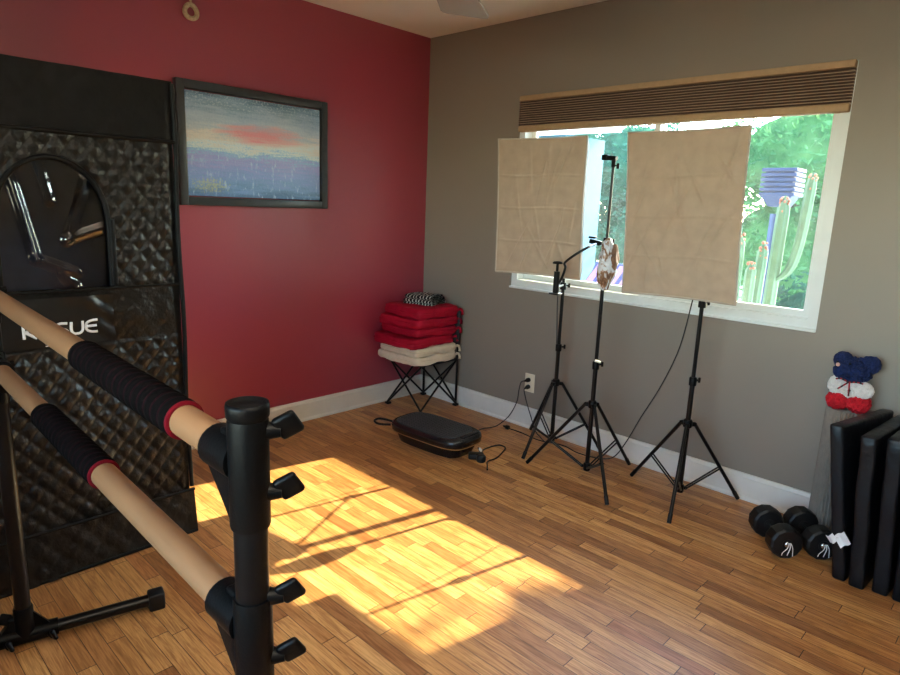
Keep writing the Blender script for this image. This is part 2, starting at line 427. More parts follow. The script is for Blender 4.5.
def baseboard(name, a, b, nrm):
    a = V(a); b = V(b); n = V(nrm)
    prof = [(0, 0), (0.022, 0), (0.022, 0.010), (0.013, 0.020), (0.013, 0.108), (0.016, 0.112), (0.010, 0.128), (0, 0.131)]
    m = MB(); m.prism([a + n * d + V((0, 0, z)) for d, z in prof], b - a)
    struct(name, m, M['white_trim'])
baseboard('baseboard_north', (W0, 0, 0), (0, 0, 0), (0, -1, 0))
baseboard('baseboard_east', (0, S0, 0), (0, 0, 0), (-1, 0, 0))
baseboard('baseboard_south', (W0, S0, 0), (0, S0, 0), (0, 1, 0))
baseboard('baseboard_west', (W0, S0, 0), (W0, 0, 0), (1, 0, 0))

def window(name, x, y0, y1, z0, z1, sgn, ymul, sash=True):
    """sgn = +1: outside is +x.  frame face starts just inside the opening"""
    r = bpy.data.objects.new(name, None); COL.objects.link(r); r['kind'] = 'structure'
    yc, zc, w, h = (y0 + y1) / 2, (z0 + z1) / 2, y1 - y0, z1 - z0
    f = MB(); X = lambda d: x + sgn * d
    fw = 0.042
    f.box((X(0.055), y0 + fw / 2, zc), (0.09, fw, h)); f.box((X(0.055), y1 - fw / 2, zc), (0.09, fw, h))
    f.box((X(0.055), yc, z0 + fw / 2 + 0.012), (0.09, w - 2 * fw, fw)); f.box((X(0.055), yc, z1 - fw / 2), (0.09, w - 2 * fw, fw))
    f.build('window_frame', M['vinyl_white'], r)
    MB().box((X(0.03), yc, z0 + 0.006), (0.085, w, 0.012), bev=0.003).build('window_sill', M['vinyl_white'], r)
    iy0, iy1, iz0, iz1 = y0 + fw, y1 - fw, z0 + fw + 0.012, z1 - fw
    for a, b, d in ((iy0, ymul + 0.02, 0.055), (ymul - 0.02, iy1, 0.085)):
        s = MB(); t = 0.032
        s.box((X(d), a + t / 2, (iz0 + iz1) / 2), (0.024, t, iz1 - iz0)); s.box((X(d), b - t / 2, (iz0 + iz1) / 2), (0.024, t, iz1 - iz0))
        s.box((X(d), (a + b) / 2, iz0 + t / 2), (0.024, b - a - 2 * t, t)); s.box((X(d), (a + b) / 2, iz1 - t / 2), (0.024, b - a - 2 * t, t))
        so = s.build('window_sash', M['vinyl_white'], r)
        MB().box((X(d), (a + b) / 2, (iz0 + iz1) / 2), (0.004, b - a - 2 * t + 0.006, iz1 - iz0 - 2 * t + 0.006)).build('window_pane', M['glass'], so)
    return r
window('window_1', 0, wy0, wy1, wz0, wz1, 1, -1.66)
window('added_window', W0, vy0, vy1, vz0, vz1, -1, -2.7)

# pleated shade drawn up at the head of the window
sh = thing('pleated_blind', 'brown pleated cellular blind drawn up across the top of the window', 'blind', (0, (wy0 + wy1) / 2, 1.80))
bw = wy1 - wy0 - 0.012
MB().box((0.004, 0, 0.193), (0.05, bw, 0.030), bev=0.004).build('head_rail', M['blind_tan'], sh)
MB().box((0.004, 0, 0.022), (0.046, bw, 0.034), bev=0.006).build('bottom_rail', M['blind_tan'], sh)
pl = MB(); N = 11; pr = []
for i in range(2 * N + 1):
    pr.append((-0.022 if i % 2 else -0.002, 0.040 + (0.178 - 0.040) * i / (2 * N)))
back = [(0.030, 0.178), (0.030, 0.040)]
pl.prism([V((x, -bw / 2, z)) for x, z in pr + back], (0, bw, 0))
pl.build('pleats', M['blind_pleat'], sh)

# ------------------------------------------------------------------ picture on the red wall
pc = thing('framed_painting', 'dark framed abstract seascape painting with a pink streak on the red wall', 'painting', (-1.290, 0, 1.615))
fr = MB(); fw, fh, ft = 0.887, 0.607, 0.042
for sx in (-1, 1): fr.box((sx * (fw / 2 - ft / 2), -0.018, 0), (ft, 0.036, fh), bev=0.003)
for sz in (-1, 1): fr.box((0, -0.018, sz * (fh / 2 - ft / 2)), (fw - 2 * ft + 0.002, 0.036, ft), bev=0.003)
fr.build('picture_frame', M['frame'], pc)
MB().box((0, -0.012, 0), (fw - 2 * ft - 0.012, 0.020, fh - 2 * ft - 0.012), bev=0.002).build('canvas', M['painting'], pc)

# hanging wicker ring
rg = thing('wicker_ring', 'small tan woven ring hanging high on the red wall', 'ornament', (-1.632, 0, 2.235))
r_ = MB(); pts = []
for k in range(41):
    th = 2 * PI * k / 40
    pts.append(V((0.030 * math.sin(th) * (1 - 0.12 * math.cos(th)), -0.014, 0.031 * math.cos(th))))
r_.tube(pts, 0.0115, 10, cap=False); r_.build('ring', M['jute'], rg)
c_ = MB(); c_.tube(spline([(0, -0.014, 0.040), (0.006, -0.012, 0.07), (0.0, -0.008, 0.11)], 6), 0.0045, 8)
c_.tube(spline([(0.004, -0.014, 0.038), (-0.006, -0.011, 0.07), (0.0, -0.008, 0.11)], 6), 0.0045, 8); c_.build('cord', M['jute'], rg)
MB().lathe([(0.006, 0), (0.006, 0.012), (0.010, 0.013), (0.008, 0.018)], (0, 0, 0.112), (0, -1, 0), 12).build('nail', M['steel'], rg)

# ------------------------------------------------------------------ ceiling fan (only a blade tip reaches the picture)
fn = thing('ceiling_fan', 'ceiling fan whose pale grey blade tip shows at the top edge', 'ceiling fan', (-1.615, -1.685, 0))
MB().lathe([(0.07, H), (0.065, H - 0.05), (0.02, H - 0.06), (0.014, H - 0.065), (0.014, 2.25), (0.05, 2.245), (0.10, 2.22), (0.105, 2.14), (0.08, 2.10), (0.04, 2.09)][::-1], n=32).build('motor_housing', M['fan_metal'], fn)
for k in range(5):
    a = math.atan2(0.57, 0.82) + k * 2 * PI / 5
    d = V((math.cos(a), math.sin(a), 0)); s = V((-math.sin(a), math.cos(a), 0)); up = V((0, 0, 1))
    b = MB(); out = []
    R0, R1 = 0.20, 0.735
    prof = [(R0, 0.05), (R0 + 0.10, 0.068), (R1 - 0.2, 0.090), (R1 - 0.035, 0.102), (R1 - 0.010, 0.096), (R1, 0.080)]
    loop = [(r, w) for r, w in prof] + [(r, -w) for r, w in prof[::-1]]
    tilt = 0.14
    poly = [d * r + s * w + up * (2.150 + w * tilt) for r, w in loop]
    b.prism(poly, (0, 0, 0.009)); bo = b.build('blade', M['fan_blade'], fn)
    MB().prism([d * r + s * w + up * (2.145 + w * tilt) for r, w in ((0.09, 0.022), (0.26, 0.03), (0.26, -0.03), (0.09, -0.022))], (0, 0, 0.006)).build('blade_iron', M['fan_metal'], bo)
MB().lathe([(0.0, 2.055), (0.03, 2.06), (0.045, 2.075), (0.05, 2.092)], n=24).build('hub_cap', M['fan_metal'], fn)

# ------------------------------------------------------------------ quilted black sauna tent
tx0, tx1, ty0, ty1, tz = -2.955, -2.108, -0.85, -0.06, 1.755
tent = thing('sauna_tent', 'tall black quilted portable sauna tent with arched clear window by the red wall', 'sauna tent', ((tx0 + tx1) / 2, (ty0 + ty1) / 2, 0))
tl = V(tent.location)
def quilt(u, w, d, A):
    a = abs(math.sin(PI * (u + w) / d)); b = abs(math.sin(PI * (u - w) / d))
    return A * (min(a, b) ** 0.55) * (0.75 + 0.25 * max(a, b))
def front_pt(x, z, A=0.007, d=0.068, extra=0.0, wr=0.010):
    y = ty0 - extra
    q = quilt(x * 1.0, z * 0.8, d, A)
    wv = wr * fbm((x * 3.0, z * 2.2, 3.3)) + 0.35 * wr * fbm((x * 11, z * 9, 8.1))
    edge = min(1.0, (x - tx0) / 0.03, (tx1 - x) / 0.03)
    edge = max(0.0, edge)
    return V((x, y - (q + wv) * edge, z)) - tl
# window arch
acx, ahw, az0, az1 = -2.515, 0.162, 1.037, 1.462
def arch(n=28, k=1.0):
    hw = ahw * k; r = []
    r.append((acx - hw, az0))
    zs = az1 - 0.20
    for i in range(n + 1):
        th = PI - PI * i / n
        r.append((acx + hw * math.cos(th), zs + (0.20 * k) * math.sin(th)))
    r.append((acx + hw, az0)); return r
def in_arch(x, z):
    zs = az1 - 0.20
    if abs(x - acx) > ahw or z < az0: return False
    if z <= zs: return True
    return ((x - acx) / ahw) ** 2 + ((z - zs) / 0.20) ** 2 < 1
body = MB()
nx, nz = 150, 240
z0b, z1b = 0.175, 1.555
px = lambda i: tx0 + (tx1 - tx0) * i / nx
pz = lambda j: z0b + (z1b - z0b) * j / nz
vs = []
for j in range(nz + 1):
    for i in range(nx + 1):
        x, z = px(i), pz(j)
        plain = 0.835 < z < 1.03
        vs.append(front_pt(x, z, 0.0022 if plain else 0.0100, 0.060, wr=0.014))
fs = []
for j in range(nz):
    for i in range(nx):
        if in_arch(px(i + .5), pz(j + .5)): continue
        a = j * (nx + 1) + i; fs.append([a, a + 1, a + nx + 2, a + nx + 1])
body.add(vs, fs)
# sides, back, roof
def side(x, sg):
    return lambda u, w: V((x + sg * quilt(ty0 + (ty1 - ty0) * u, tz * w * 0.8, 0.068, 0.006) * min(1, u * 20, (1 - u) * 20), ty0 + (ty1 - ty0) * u, 0.004 + (tz - 0.004) * w)) - tl
body.grid(side(tx1, 1), 50, 110); body.grid(side(tx0, -1), 50, 110, flip=True)
body.grid(lambda u, w: V((tx0 + (tx1 - tx0) * u, ty1, 0.004 + (tz - 0.004) * w)) - tl, 4, 4, flip=True)
body.grid(lambda u, w: V((tx0 + (tx1 - tx0) * u, ty0 + (ty1 - ty0) * w, tz - 0.004 - 0.02 * math.sin(PI * u) * math.sin(PI * w))) - tl, 10, 10)
body.build('tent_body', M['quilt'], tent)
band = MB()
def bandf(u, w):
    x = tx0 - 0.004 + (tx1 - tx0 + 0.008) * u; z = 1.545 + (tz - 1.545 + 0.003) * w
    p = front_pt(x, z, 0.0028, 0.095, 0.010, 0.008); 
    return p
band.grid(bandf, 100, 26); band.grid(lambda u, w: V((tx0 + (tx1 - tx0) * u, ty0 - 0.012 + 0.03 * w, tz + 0.002)) - tl, 10, 2)
band.build('top_band', M['band'], tent)
skirt = MB()
def skf(u, w):
    x = tx0 - 0.008 + (tx1 - tx0 + 0.024) * u; z = 0.004 + 0.185 * w
    fl = 0.022 * (1 - w) + 0.008
    p = front_pt(min(max(x, tx0), tx1), z, 0.007, 0.068, fl, 0.016); p.x = x - tl.x; return p
skirt.grid(skf, 106, 24); skirt.build('bottom_skirt', M['quilt'], tent)
pipe = MB()
P = lambda x, z, o=0.012: V((x, ty0 - o, z)) - tl
pipe.tube([P(tx1 + 0.003, z) + V((0.003 * math.sin(z * 9), 0, 0)) for z in [0.2 + 0.05 * k for k in range(32)]], 0.009, 8)
pipe.tube([P(tx0, z) for z in (0.18, 0.8, 1.75)], 0.008, 8)
pipe.tube([P(tx0 + (tx1 - tx0) * k / 20, 1.548, 0.018) for k in range(21)], 0.007, 8)
pipe.tube([P(tx0 + (tx1 + 0.012 - tx0) * k / 20, 0.188, 0.022) for k in range(21)], 0.006, 8)
pipe.tube([P(tx0 + (tx1 + 0.012 - tx0) * k / 20, 0.008, 0.030) for k in range(21)], 0.006, 8)
pipe.tube([P(tx0 + (tx1 - tx0) * k / 20, 1.030, 0.014) for k in range(21)], 0.005, 8)
pipe.build('piping', M['band'], tent)
# clear window: wrinkled vinyl with a zip edge; dark lining well behind it
win = MB()
def crease(x, z):
    h = 0.0
    # broad folds that sweep from the upper left to the lower middle
    for (xa, za, xb, zb, s, a) in ((-2.635, 1.46, -2.575, 1.14, 0.013, 0.016), (-2.575, 1.14, -2.46, 1.09, 0.012, 0.014), (-2.545, 1.45, -2.52, 1.33, 0.016, 0.010), (-2.41, 1.40, -2.48, 1.20, 0.016, 0.010), (-2.48, 1.20, -2.37, 1.24, 0.014, 0.008), (-2.50, 1.09, -2.46, 1.04, 0.012, 0.012)):
        A = V((xa, za)); B = V((xb, zb)); p = V((x, z)); d = B - A
        t = max(0, min(1, (p - A).dot(d) / d.dot(d))); q = (p - A - d * t).length
        h += a * math.exp(-(q / s) ** 2)
    return h + 0.008 * fbm((x * 4, z * 4, 1.7), 2) + 0.0012 * fbm((x * 14, z * 14, 4.0), 2)
wv = []; wf = []; wn, wm = 70, 84
wx = lambda i: acx - ahw - 0.004 + (2 * ahw + 0.008) * i / wn
wz = lambda j: az0 - 0.004 + (az1 - az0 + 0.008) * j / wm
for j in range(wm + 1):
    for i in range(wn + 1):
        wv.append(V((wx(i), ty0 - 0.004 - crease(wx(i), wz(j)), wz(j))) - tl)
for j in range(wm):
    for i in range(wn):
        x, z = wx(i + .5), wz(j + .5)
        if not (in_arch(acx + (x - acx) * 0.985, az0 + max(0.001, (z - az0) * 0.985))): continue
        a = j * (wn + 1) + i; wf.append([a, a + 1, a + wn + 2, a + wn + 1])
win.add(wv, wf); wo = win.build('clear_window', M['vinyl'], tent)
zp = MB(); zp.tube([V((x, ty0 - 0.014, z)) - tl for x, z in arch(36, 1.02)], 0.009, 8)
zp.tube([V((acx + ahw + 0.012, ty0 - 0.014, z)) - tl for z in (1.04, 1.15, 1.27)], 0.012, 8); zp.build('window_zip', M['band'], wo)
# logo patch
lp = MB()
def lpf(u, w):
    x = -2.70 + 0.345 * u; z = 0.845 + 0.165 * w
    y = ty0 - 0.022 - 0.012 * fbm((x * 5, z * 5, 9.0)) - 0.006 * math.sin((x + z * 1.3) * 70) * max(0, u - 0.66) * 3 
    return V((x, y, z)) - tl
lp.grid(lpf, 60, 30); lo = lp.build('logo_patch', M['patch'], tent)
def strokes(mb, lines, ox, oz, w, h, r):
    for ln in lines:
        pts = []
        for (a, b) in ln:
            x = ox + a * w; z = oz + b * h
            y = ty0 - 0.0245 - 0.012 * fbm((x * 5, z * 5, 9.0)) - 0.006 * math.sin((x + z * 1.3) * 70) * max(0, (x + 2.70) / 0.345 - 0.66) * 3
            pts.append(V((x, y, z)) - tl)
        if len(pts) > 2: pts = spline(pts, 4)
        mb.tube(pts, r, 8, squash=(1, 0.3, 1))
def arcp(cx, cy, rx, ry, a0, a1, n=8):
    return [(cx + rx * math.cos(math.radians(a0 + (a1 - a0) * k / n)), cy + ry * math.sin(math.radians(a0 + (a1 - a0) * k / n))) for k in range(n + 1)]
GL = {'K': [[(0, 0), (0, 1)], [(1, 1), (0.15, 0.52)], [(0.15, 0.52), (1, 0)]],
      'A': [[(0, 0), (0.5, 1)], [(0.5, 1), (1, 0)], [(0.25, 0.32), (0.75, 0.32)]],
      'S': [[(0.95, 0.95), (0.3, 0.97), (0.04, 0.76), (0.3, 0.54), (0.7, 0.46), (0.96, 0.24), (0.7, 0.03), (0.03, 0.03)]],
      'U': [[(0, 1), (0.0, 0.3), (0.22, 0.03), (0.5, 0), (0.78, 0.03), (1, 0.3), (1, 1)]],
      'E': [[(1, 1), (0.45, 0.98), (0.08, 0.8), (0.02, 0.5), (0.08, 0.2), (0.45, 0.02), (1, 0)], [(0.06, 0.5), (0.9, 0.54)]],
      'N': [[(0, 0), (0, 1)], [(0, 1), (1, 0)], [(1, 0), (1, 1)]]}
lt = MB()
for k, ch in enumerate('KASUE'):
    strokes(lt, GL[ch], -2.633 + k * 0.0465, 0.880 + 0.0005 * k, 0.036, 0.042, 0.0046)
for k, ch in enumerate('SAUNA'):
    strokes(lt, GL[ch], -2.575 + k * 0.0215, 0.849 + 0.001 * k, 0.012, 0.014, 0.0016)
lt.build('lettering', M['letter'], lo)
MB().box((0, 0.30, 0.9), (0.82, 0.01, 1.6)).build('lining', M['tent_in'], tent)

# ------------------------------------------------------------------ ballet barre
bx, ya, yb = -2.772, -1.19, -2.595
bar = thing('ballet_barre', 'freestanding black double ballet barre with two pale wooden rails in the foreground', 'ballet barre', (bx, (ya + yb) / 2, 0))
bl = V(bar.location)
L_ = lambda x, y, z: V((x, y, z)) - bl
ZU = lambda y: 1.084 + (y + 1.19) * 0.0256
ZL = lambda y: 0.878 + (y + 1.19) * 0.038
def wing(mb, p, d):
    d = V(d).normalized()
    mb.tube([p, p + d * 0.006, p + d * 0.020], [0.012, 0.011, 0.0085], 12)
    s = V((-d.y, d.x, 0))
    R = Matrix((d, s, V((0, 0, 1)))).transposed()
    mb.box(p + d * 0.028 + V((0, 0, 0.007)), (0.031, 0.011, 0.033), R @ Euler((0.3, -0.5, 0)).to_matrix(), bev=0.0053, seg=3)
for y, toward, nm in ((ya, -1, 'far'), (yb, 1, 'near')):
    MB().tube([L_(bx, y, 0.035), L_(bx, y, 1.112)], 0.0212, 22).build('post', M['black_metal'], bar)
    MB().lathe([(0.0235, 1.104), (0.0258, 1.108), (0.0262, 1.120), (0.0252, 1.1245), (0.0225, 1.1245), (0.0215, 1.1225), (0.0, 1.1225)], L_(bx, y, 0), n=28).build('post_cap', M['black_plastic'], bar)
    for z, hi, lo, kz in ((ZU(y), 0.056, 0.085, (0.034, -0.046)), (ZL(y), 0.040, 0.105, (0.032, -0.055))):
        br = MB()
        br.lathe([(0.0235, z - lo), (0.0248, z - lo + 0.004), (0.0248, z + hi - 0.004), (0.0242, z + hi)], L_(bx, y, 0), n=26)
        p = L_(bx, y, z)
        br.tube([p + V((0, toward * 0.01, 0)), p + V((0, toward * 0.078, 0))], 0.0288, 22)
        w = 0.018
        br.prism([p + V((-w, toward * 0.077, -0.018)), p + V((-w, toward * 0.016, -0.080)), p + V((-w, toward * 0.016, 0.02)), p + V((-w, toward * 0.077, 0.018))], (2 * w, 0, 0))
        br.box(p + V((0, toward * 0.035, 0.026)), (0.022, 0.035, 0.016), bev=0.004)
        br.tube([p + V((0.024, toward * 0.045, 0.012)), p + V((0.034, toward * 0.045, 0.012))], 0.009, 12)
        bo = br.build('bracket', M['black_plastic'], bar)
        kd = V((0.80, -0.60, 0)) if nm == 'near' else V((-0.8, 0.6, 0))
        for dz in kz:
            k = MB(); wing(k, L_(bx, y, z + dz + 0.006) + kd * 0.019, kd); k.build('knob', M['black_plastic'], bo)
    # T-shaped foot
    rz = math.radians(-13 if nm == 'far' else -5)
    d = V((math.cos(rz), math.sin(rz), 0))
    c = L_(bx, y, 0.034)
    MB().tube([c - d * 0.36, c + d * 0.36], 0.0195, 18).build('foot_bar', M['black_metal'], bar)
    for sg in (-1, 1):
        MB().box(c + d * 0.365 * sg + V((0, 0, -0.003)), (0.050, 0.052, 0.060), Euler((0, 0, rz)).to_matrix(), bev=0.007).build('foot_cap', M['rubber'], bar)
    jt = MB(); jt.tube([c - d * 0.085, c + d * 0.085], 0.0255, 20); jt.lathe([(0.0262, 0.034), (0.0262, 0.125), (0.024, 0.130)], L_(bx, y, 0), n=24)
    jt.prism([c + V((0, -0.009, 0.0)) + d * 0.08, c + V((0, -0.009, 0.0)) - d * 0.08, c + V((0, -0.009, 0.075)) - d * 0.022, c + V((0, -0.009, 0.075)) + d * 0.022], (0, 0.018, 0))
    jo = jt.build('base_joint', M['black_plastic'], bar)
    for sg, dd in ((-0.05, V((0, -1, 0))), (0.06, V((0, -1, 0)))):
        k = MB(); wing(k, c + d * sg + dd * 0.022 + V((0, 0, -0.004)), dd); k.build('knob', M['black_plastic'], jo)
    k = MB(); wing(k, c + V((0, 0, 0.06)) - d * 0.02, -d); k.build('knob', M['black_plastic'], jo)
for zf, g0, g1, nm in ((ZU, -1.985, -2.415, 'upper_rail'), (ZL, -1.66, -2.045, 'lower_rail')):
    z = zf(ya); zax = V((0, 1, zf(1) - zf(0)))
    c0 = L_(bx, 0, zf(0))
    m = MB(); m.tube([L_(bx, q, zf(q)) for q in (ya - 0.055, -1.728, -1.730, yb + 0.055)], [0.0222, 0.0222, 0.0229, 0.0229], 26)
    ro = m.build(nm, M['wood'], bar)
    n = 17; g = []; st = []
    for k in range(n):
        a = g0 + (g1 - g0) * k / n; b = g0 + (g1 - g0) * (k + 1) / n
        e = (b - a)
        g += [(0.0262, a), (0.0288, a + e * 0.12), (0.0296, a + e * 0.45), (0.0288, a + e * 0.78), (0.0262, a + e * 0.88)]
        st.append((b - e * 0.09))
    gm = MB(); gm.lathe(g, c0, zax, 28); go = gm.build('foam_grip', M['grip'], ro)
    sm = MB()
    for y in st[:-1]: sm.lathe([(0.0268, y + 0.0022), (0.0278, y + 0.001), (0.0278, y - 0.001), (0.0268, y - 0.0022)], c0, zax, 28)
    sm.build('grip_stripes', M['grip_red'], go)
    e = MB(); e.lathe([(0.0232, g1 + 0.002), (0.0284, g1 + 0.0015), (0.0288, g1 - 0.001), (0.0282, g1 - 0.0035), (0.0232, g1 - 0.0035)], c0, zax, 28)
    e.build('grip_end_ring', M['ring_red'], go)

# ------------------------------------------------------------------ light stands and softboxes
def stand(base, hub, top, reach, angs, brace, label, collar=(), name='light_stand', thin=None):
    r = thing(name, label, 'light stand', (base[0], base[1], 0), 0, 'black tripod light stands')
    col = MB(); z1 = collar[0] if collar else hub + 0.2
    col.tube([(0, 0, 0.045), (0, 0, z1)], 0.0115, 16); 
    zs = list(collar) + [top]
    rr = 0.0095
    for a, b in zip(zs[:-1], zs[1:]):
        col.tube([(0, 0, a), (0, 0, b)], rr, 14); rr *= 0.82
    co = col.build('column', M['black_metal'], r)
    for z in collar:
        k = MB(); k.lathe([(0.0165, z - 0.022), (0.0175, z - 0.018), (0.0175, z + 0.014), (0.014, z + 0.018)], n=18)
        ko = k.build('collar', M['black_plastic'], co)
        kk = MB(); kk.tube([(0.015, -0.005, z), (0.030, -0.012, z)], 0.005, 8); kk.box((0.036, -0.015, z), (0.012, 0.010, 0.026), (0, 0, -0.4), bev=0.004); kk.build('knob', M['black_plastic'], ko)
    h = MB(); h.lathe([(0.019, hub - 0.02), (0.021, hub - 0.016), (0.021, hub + 0.012), (0.016, hub + 0.018)], n=20)
    lc = MB(); lc.lathe([(0.0165, 0.040), (0.0185, 0.046), (0.0185, 0.075), (0.015, 0.080)], n=18)
    for a in angs:
        d = V((math.cos(a), math.sin(a), 0)); h.box(d * 0.028 + V((0, 0, hub - 0.006)), (0.026, 0.020, 0.018), (0, 0, a), bev=0.003)
        lc.box(d * 0.022 + V((0, 0, 0.060)), (0.022, 0.016, 0.014), (0, 0, a), bev=0.003)
    h.build('hub', M['black_plastic'], r); lc.build('lower_collar', M['black_plastic'], r)
    for a in angs:
        d = V((math.cos(a), math.sin(a), 0)); s = V((-d.y, d.x, 0))
        p0 = d * 0.034 + V((0, 0, hub - 0.004)); p1 = d * reach + V((0, 0, 0.010))
        dirn = (p1 - p0).normalized()
        lo = MB().tube([p0, p1 - dirn * 0.035], 0.0088, 12).build('leg', M['black_metal'], r)
        MB().tube([p1 - dirn * 0.040, p1 + dirn * 0.002], [0.0105, 0.0098], 12).build('rubber_foot', M['rubber'], lo)
        q = p0.lerp(p1, brace)
        b = MB()
        for sg in (-1, 1): b.tube([d * 0.026 + s * 0.008 * sg + V((0, 0, 0.060)), q + s * 0.0095 * sg], 0.0042, 8)
        b.build('brace', M['black_metal'], r)
    return r
def ang(b, p): return math.atan2(p[1] - b[1], p[0] - b[0])
bL, bM_, bR = (-0.172, -1.300), (-0.383, -1.669), (-0.258, -2.115)
a0 = math.radians(182)
stand(bL, 0.395, 1.30, 0.283, [a0, a0 + 2 * PI / 3, a0 - 2 * PI / 3], 0.60, 'black tripod light stand behind the left softbox, nearest the chair', (0.60, 0.95))
stand(bM_, 0.400, 1.605, 0.325, [ang(bM_, p) for p in ((-0.481, -1.359), (-0.586, -1.907), (-0.081, -1.740))], 0.60, 'black tripod stand between the two softboxes with a bare clamp on top', (0.605, 1.10, 1.22))
stand(bR, 0.392, 1.34, 0.295, [ang(bR, p) for p in ((-0.194, -1.831), (-0.535, -2.197), (-0.044, -2.316))], 0.58, 'black tripod light stand under the right softbox, nearest the dumbbells', (0.600, 0.97))
# clamp on top of the middle stand and white tape on its collar
mid = [o for o in bpy.data.objects if o.get('label', '').startswith('black tripod stand between')][0]
cl = MB(); cl.tube([(0.0, 0.052, 1.612), (0.0, -0.014, 1.606)], 0.0115, 14); cl.box((0, 0.046, 1.612), (0.026, 0.030, 0.026), bev=0.004); cl.tube([(0, 0, 1.565), (0, 0, 1.605)], 0.010, 12)
clo = cl.build('spigot_clamp', M['black_plastic'], mid)
MB().box((0, -0.024, 1.572), (0.008, 0.014, 0.026), bev=0.003).tube([(0, -0.006, 1.574), (0, -0.022, 1.574)], 0.004, 8).build('knob', M['black_plastic'], clo)
MB().box((-0.012, -0.016, 0.628), (0.020, 0.030, 0.010), (0.2, 0.1, 0.5), bev=0.002).build('tape', M['paper'], mid)

def softbox(name, c, rot, w, h, depth, label, seed):
    r = thing(name, label, 'softbox', c, 0, 'rectangular photo softboxes'); r.rotation_euler = rot
    # local: front faces -y, +y is towards the lamp head; x across, z up
    d = MB(); sag = lambda u: 0.006 * (1 - (2 * u - 1) ** 2)
    folds = [(-0.10, -0.16, 0.02, 0.30), (0.05, 0.10, 0.02, 0.28), (0.12, -0.30, 0.03, 0.22), (-0.03, 0.0, 0.06, 0.25), (0.14, 0.05, 0.02, 0.30), (-0.16, 0.1, 0.03, 0.2), (0.02, -0.2, 0.05, 0.2)]
    rnd = random.Random(seed)
    folds = [(rnd.uniform(-.2, .2), rnd.uniform(-.3, .25), rnd.uniform(-0.6, 0.6), rnd.uniform(.1, .28)) for _ in range(16)]
    def f(u, v):
        x = (u - 0.5) * (w - 2 * sag(v)); z = (v - 0.5) * (h - 2 * sag(u))
        e = min(1, u * 14, (1 - u) * 14, v * 14, (1 - v) * 14)
        b = 0.012 * math.sin(PI * u) * math.sin(PI * v)
        cr = 0
        for k in (0.25, 0.5, 0.74): cr += 0.0045 * math.exp(-((v - k + 0.006 * math.sin(7 * u)) / 0.006) ** 2)
        for k in (0.36, 0.68): cr += 0.0018 * math.exp(-((u - k) / 0.007) ** 2)
        for fx, fz, sl, ln in folds:
            if abs(z - fz) < ln:
                q = (x - fx - sl * (z - fz)); cr += 0.0075 * math.exp(-(q / 0.006) ** 2) * (1 - abs(z - fz) / ln)
        cr += 0.007 * fbm((x * 7 + seed, z * 5, 1.0))
        return V((x, -b - cr * e, z))
    d.grid(f, 110, 150)
    d.build('diffuser', M['cloth_white'], r)
    # binding around the front edge, black shell tapering back to the lamp head
    e = MB(); ring = []
    n = 12
    for k in range(n): ring.append((k / n, 0))
    for k in range(n): ring.append((1, k / n))
    for k in range(n): ring.append((1 - k / n, 1))
    for k in range(n): ring.append((0, 1 - k / n))
    R0 = [V(((u - .5) * (w + 0.006 - 2 * sag(v)), 0.0, (v - .5) * (h + 0.006 - 2 * sag(u)))) for u, v in ring]
    R1 = [p + V((0, 0.014, 0)) for p in R0]
    m = len(R0)
    e.add(R0 + R1, [[i, (i + 1) % m, (i + 1) % m + m, i + m] for i in range(m)]); e.tube(R0 + [R0[0]], 0.004, 6, cap=False)
    e.build('binding', M['binding'], r)
    s = MB(); k0 = 0.055
    rows = [[V((p.x * 1.004, 0.008, p.z * 1.004)) for p in R0]]
    for t in (0.25, 0.5, 0.75, 1.0):
        bul = 0.16 * math.sin(PI * t) ** 0.8
        sx = (1 - t) + t * (k0 / (w / 2)) + bul; sz = (1 - t) + t * (k0 / (h / 2)) + bul * 0.8
        rows.append([V((p.x * sx, 0.008 + (depth - 0.008) * t, p.z * sz)) for p in R0])
    vs = [q for row in rows for q in row]
    s.add(vs, [[j * m + i, j * m + (i + 1) % m, (j + 1) * m + (i + 1) % m, (j + 1) * m + i] for j in range(4) for i in range(m)])
    s.add(rows[-1], [list(range(m))], False)
    s.build('shell', M['black_cloth'], r)
    hd = MB(); hd.lathe([(0.045, 0), (0.040, 0.03), (0.024, 0.05), (0.022, 0.075), (0.012, 0.08)], (0, depth, 0), (0, 1, 0), 18)
    return r, hd
LC = V((-0.527, -1.355, 1.364)); RC = V((-0.608, -2.125, 1.3526))
for c, rot, lab, sd, dep, sb in ((LC, (3.0, -0.1, -82.2), 'white fronted rectangular softbox at the left end of the window', 3, 0.25, bL),
                            (RC, (5.8, -0.6, -87.5), 'larger looking white fronted softbox at the middle of the window, right of the bare pole', 11, 0.25, bR)):
    r, hd = softbox('softbox', c, tuple(math.radians(a) for a in rot), 0.4765 if sd < 5 else 0.477, 0.664 if sd < 5 else 0.669, dep, lab, sd)
    # neck from the lamp head to the stand's spigot
    Mi = (Euler(tuple(math.radians(a) for a in rot)).to_matrix()).transposed()
    q = Mi @ (V((sb[0], sb[1], 1.33)) - c)
    hd.tube([(0, dep + 0.06, 0), q.lerp(V((0, dep + 0.06, 0)), 0.1)], 0.013, 12)
    hd.tube([q + V((0, 0, -0.06)), q + V((0, 0, 0.02))], 0.0155, 14)
    ho = hd.build('lamp_head', M['black_plastic'], r)

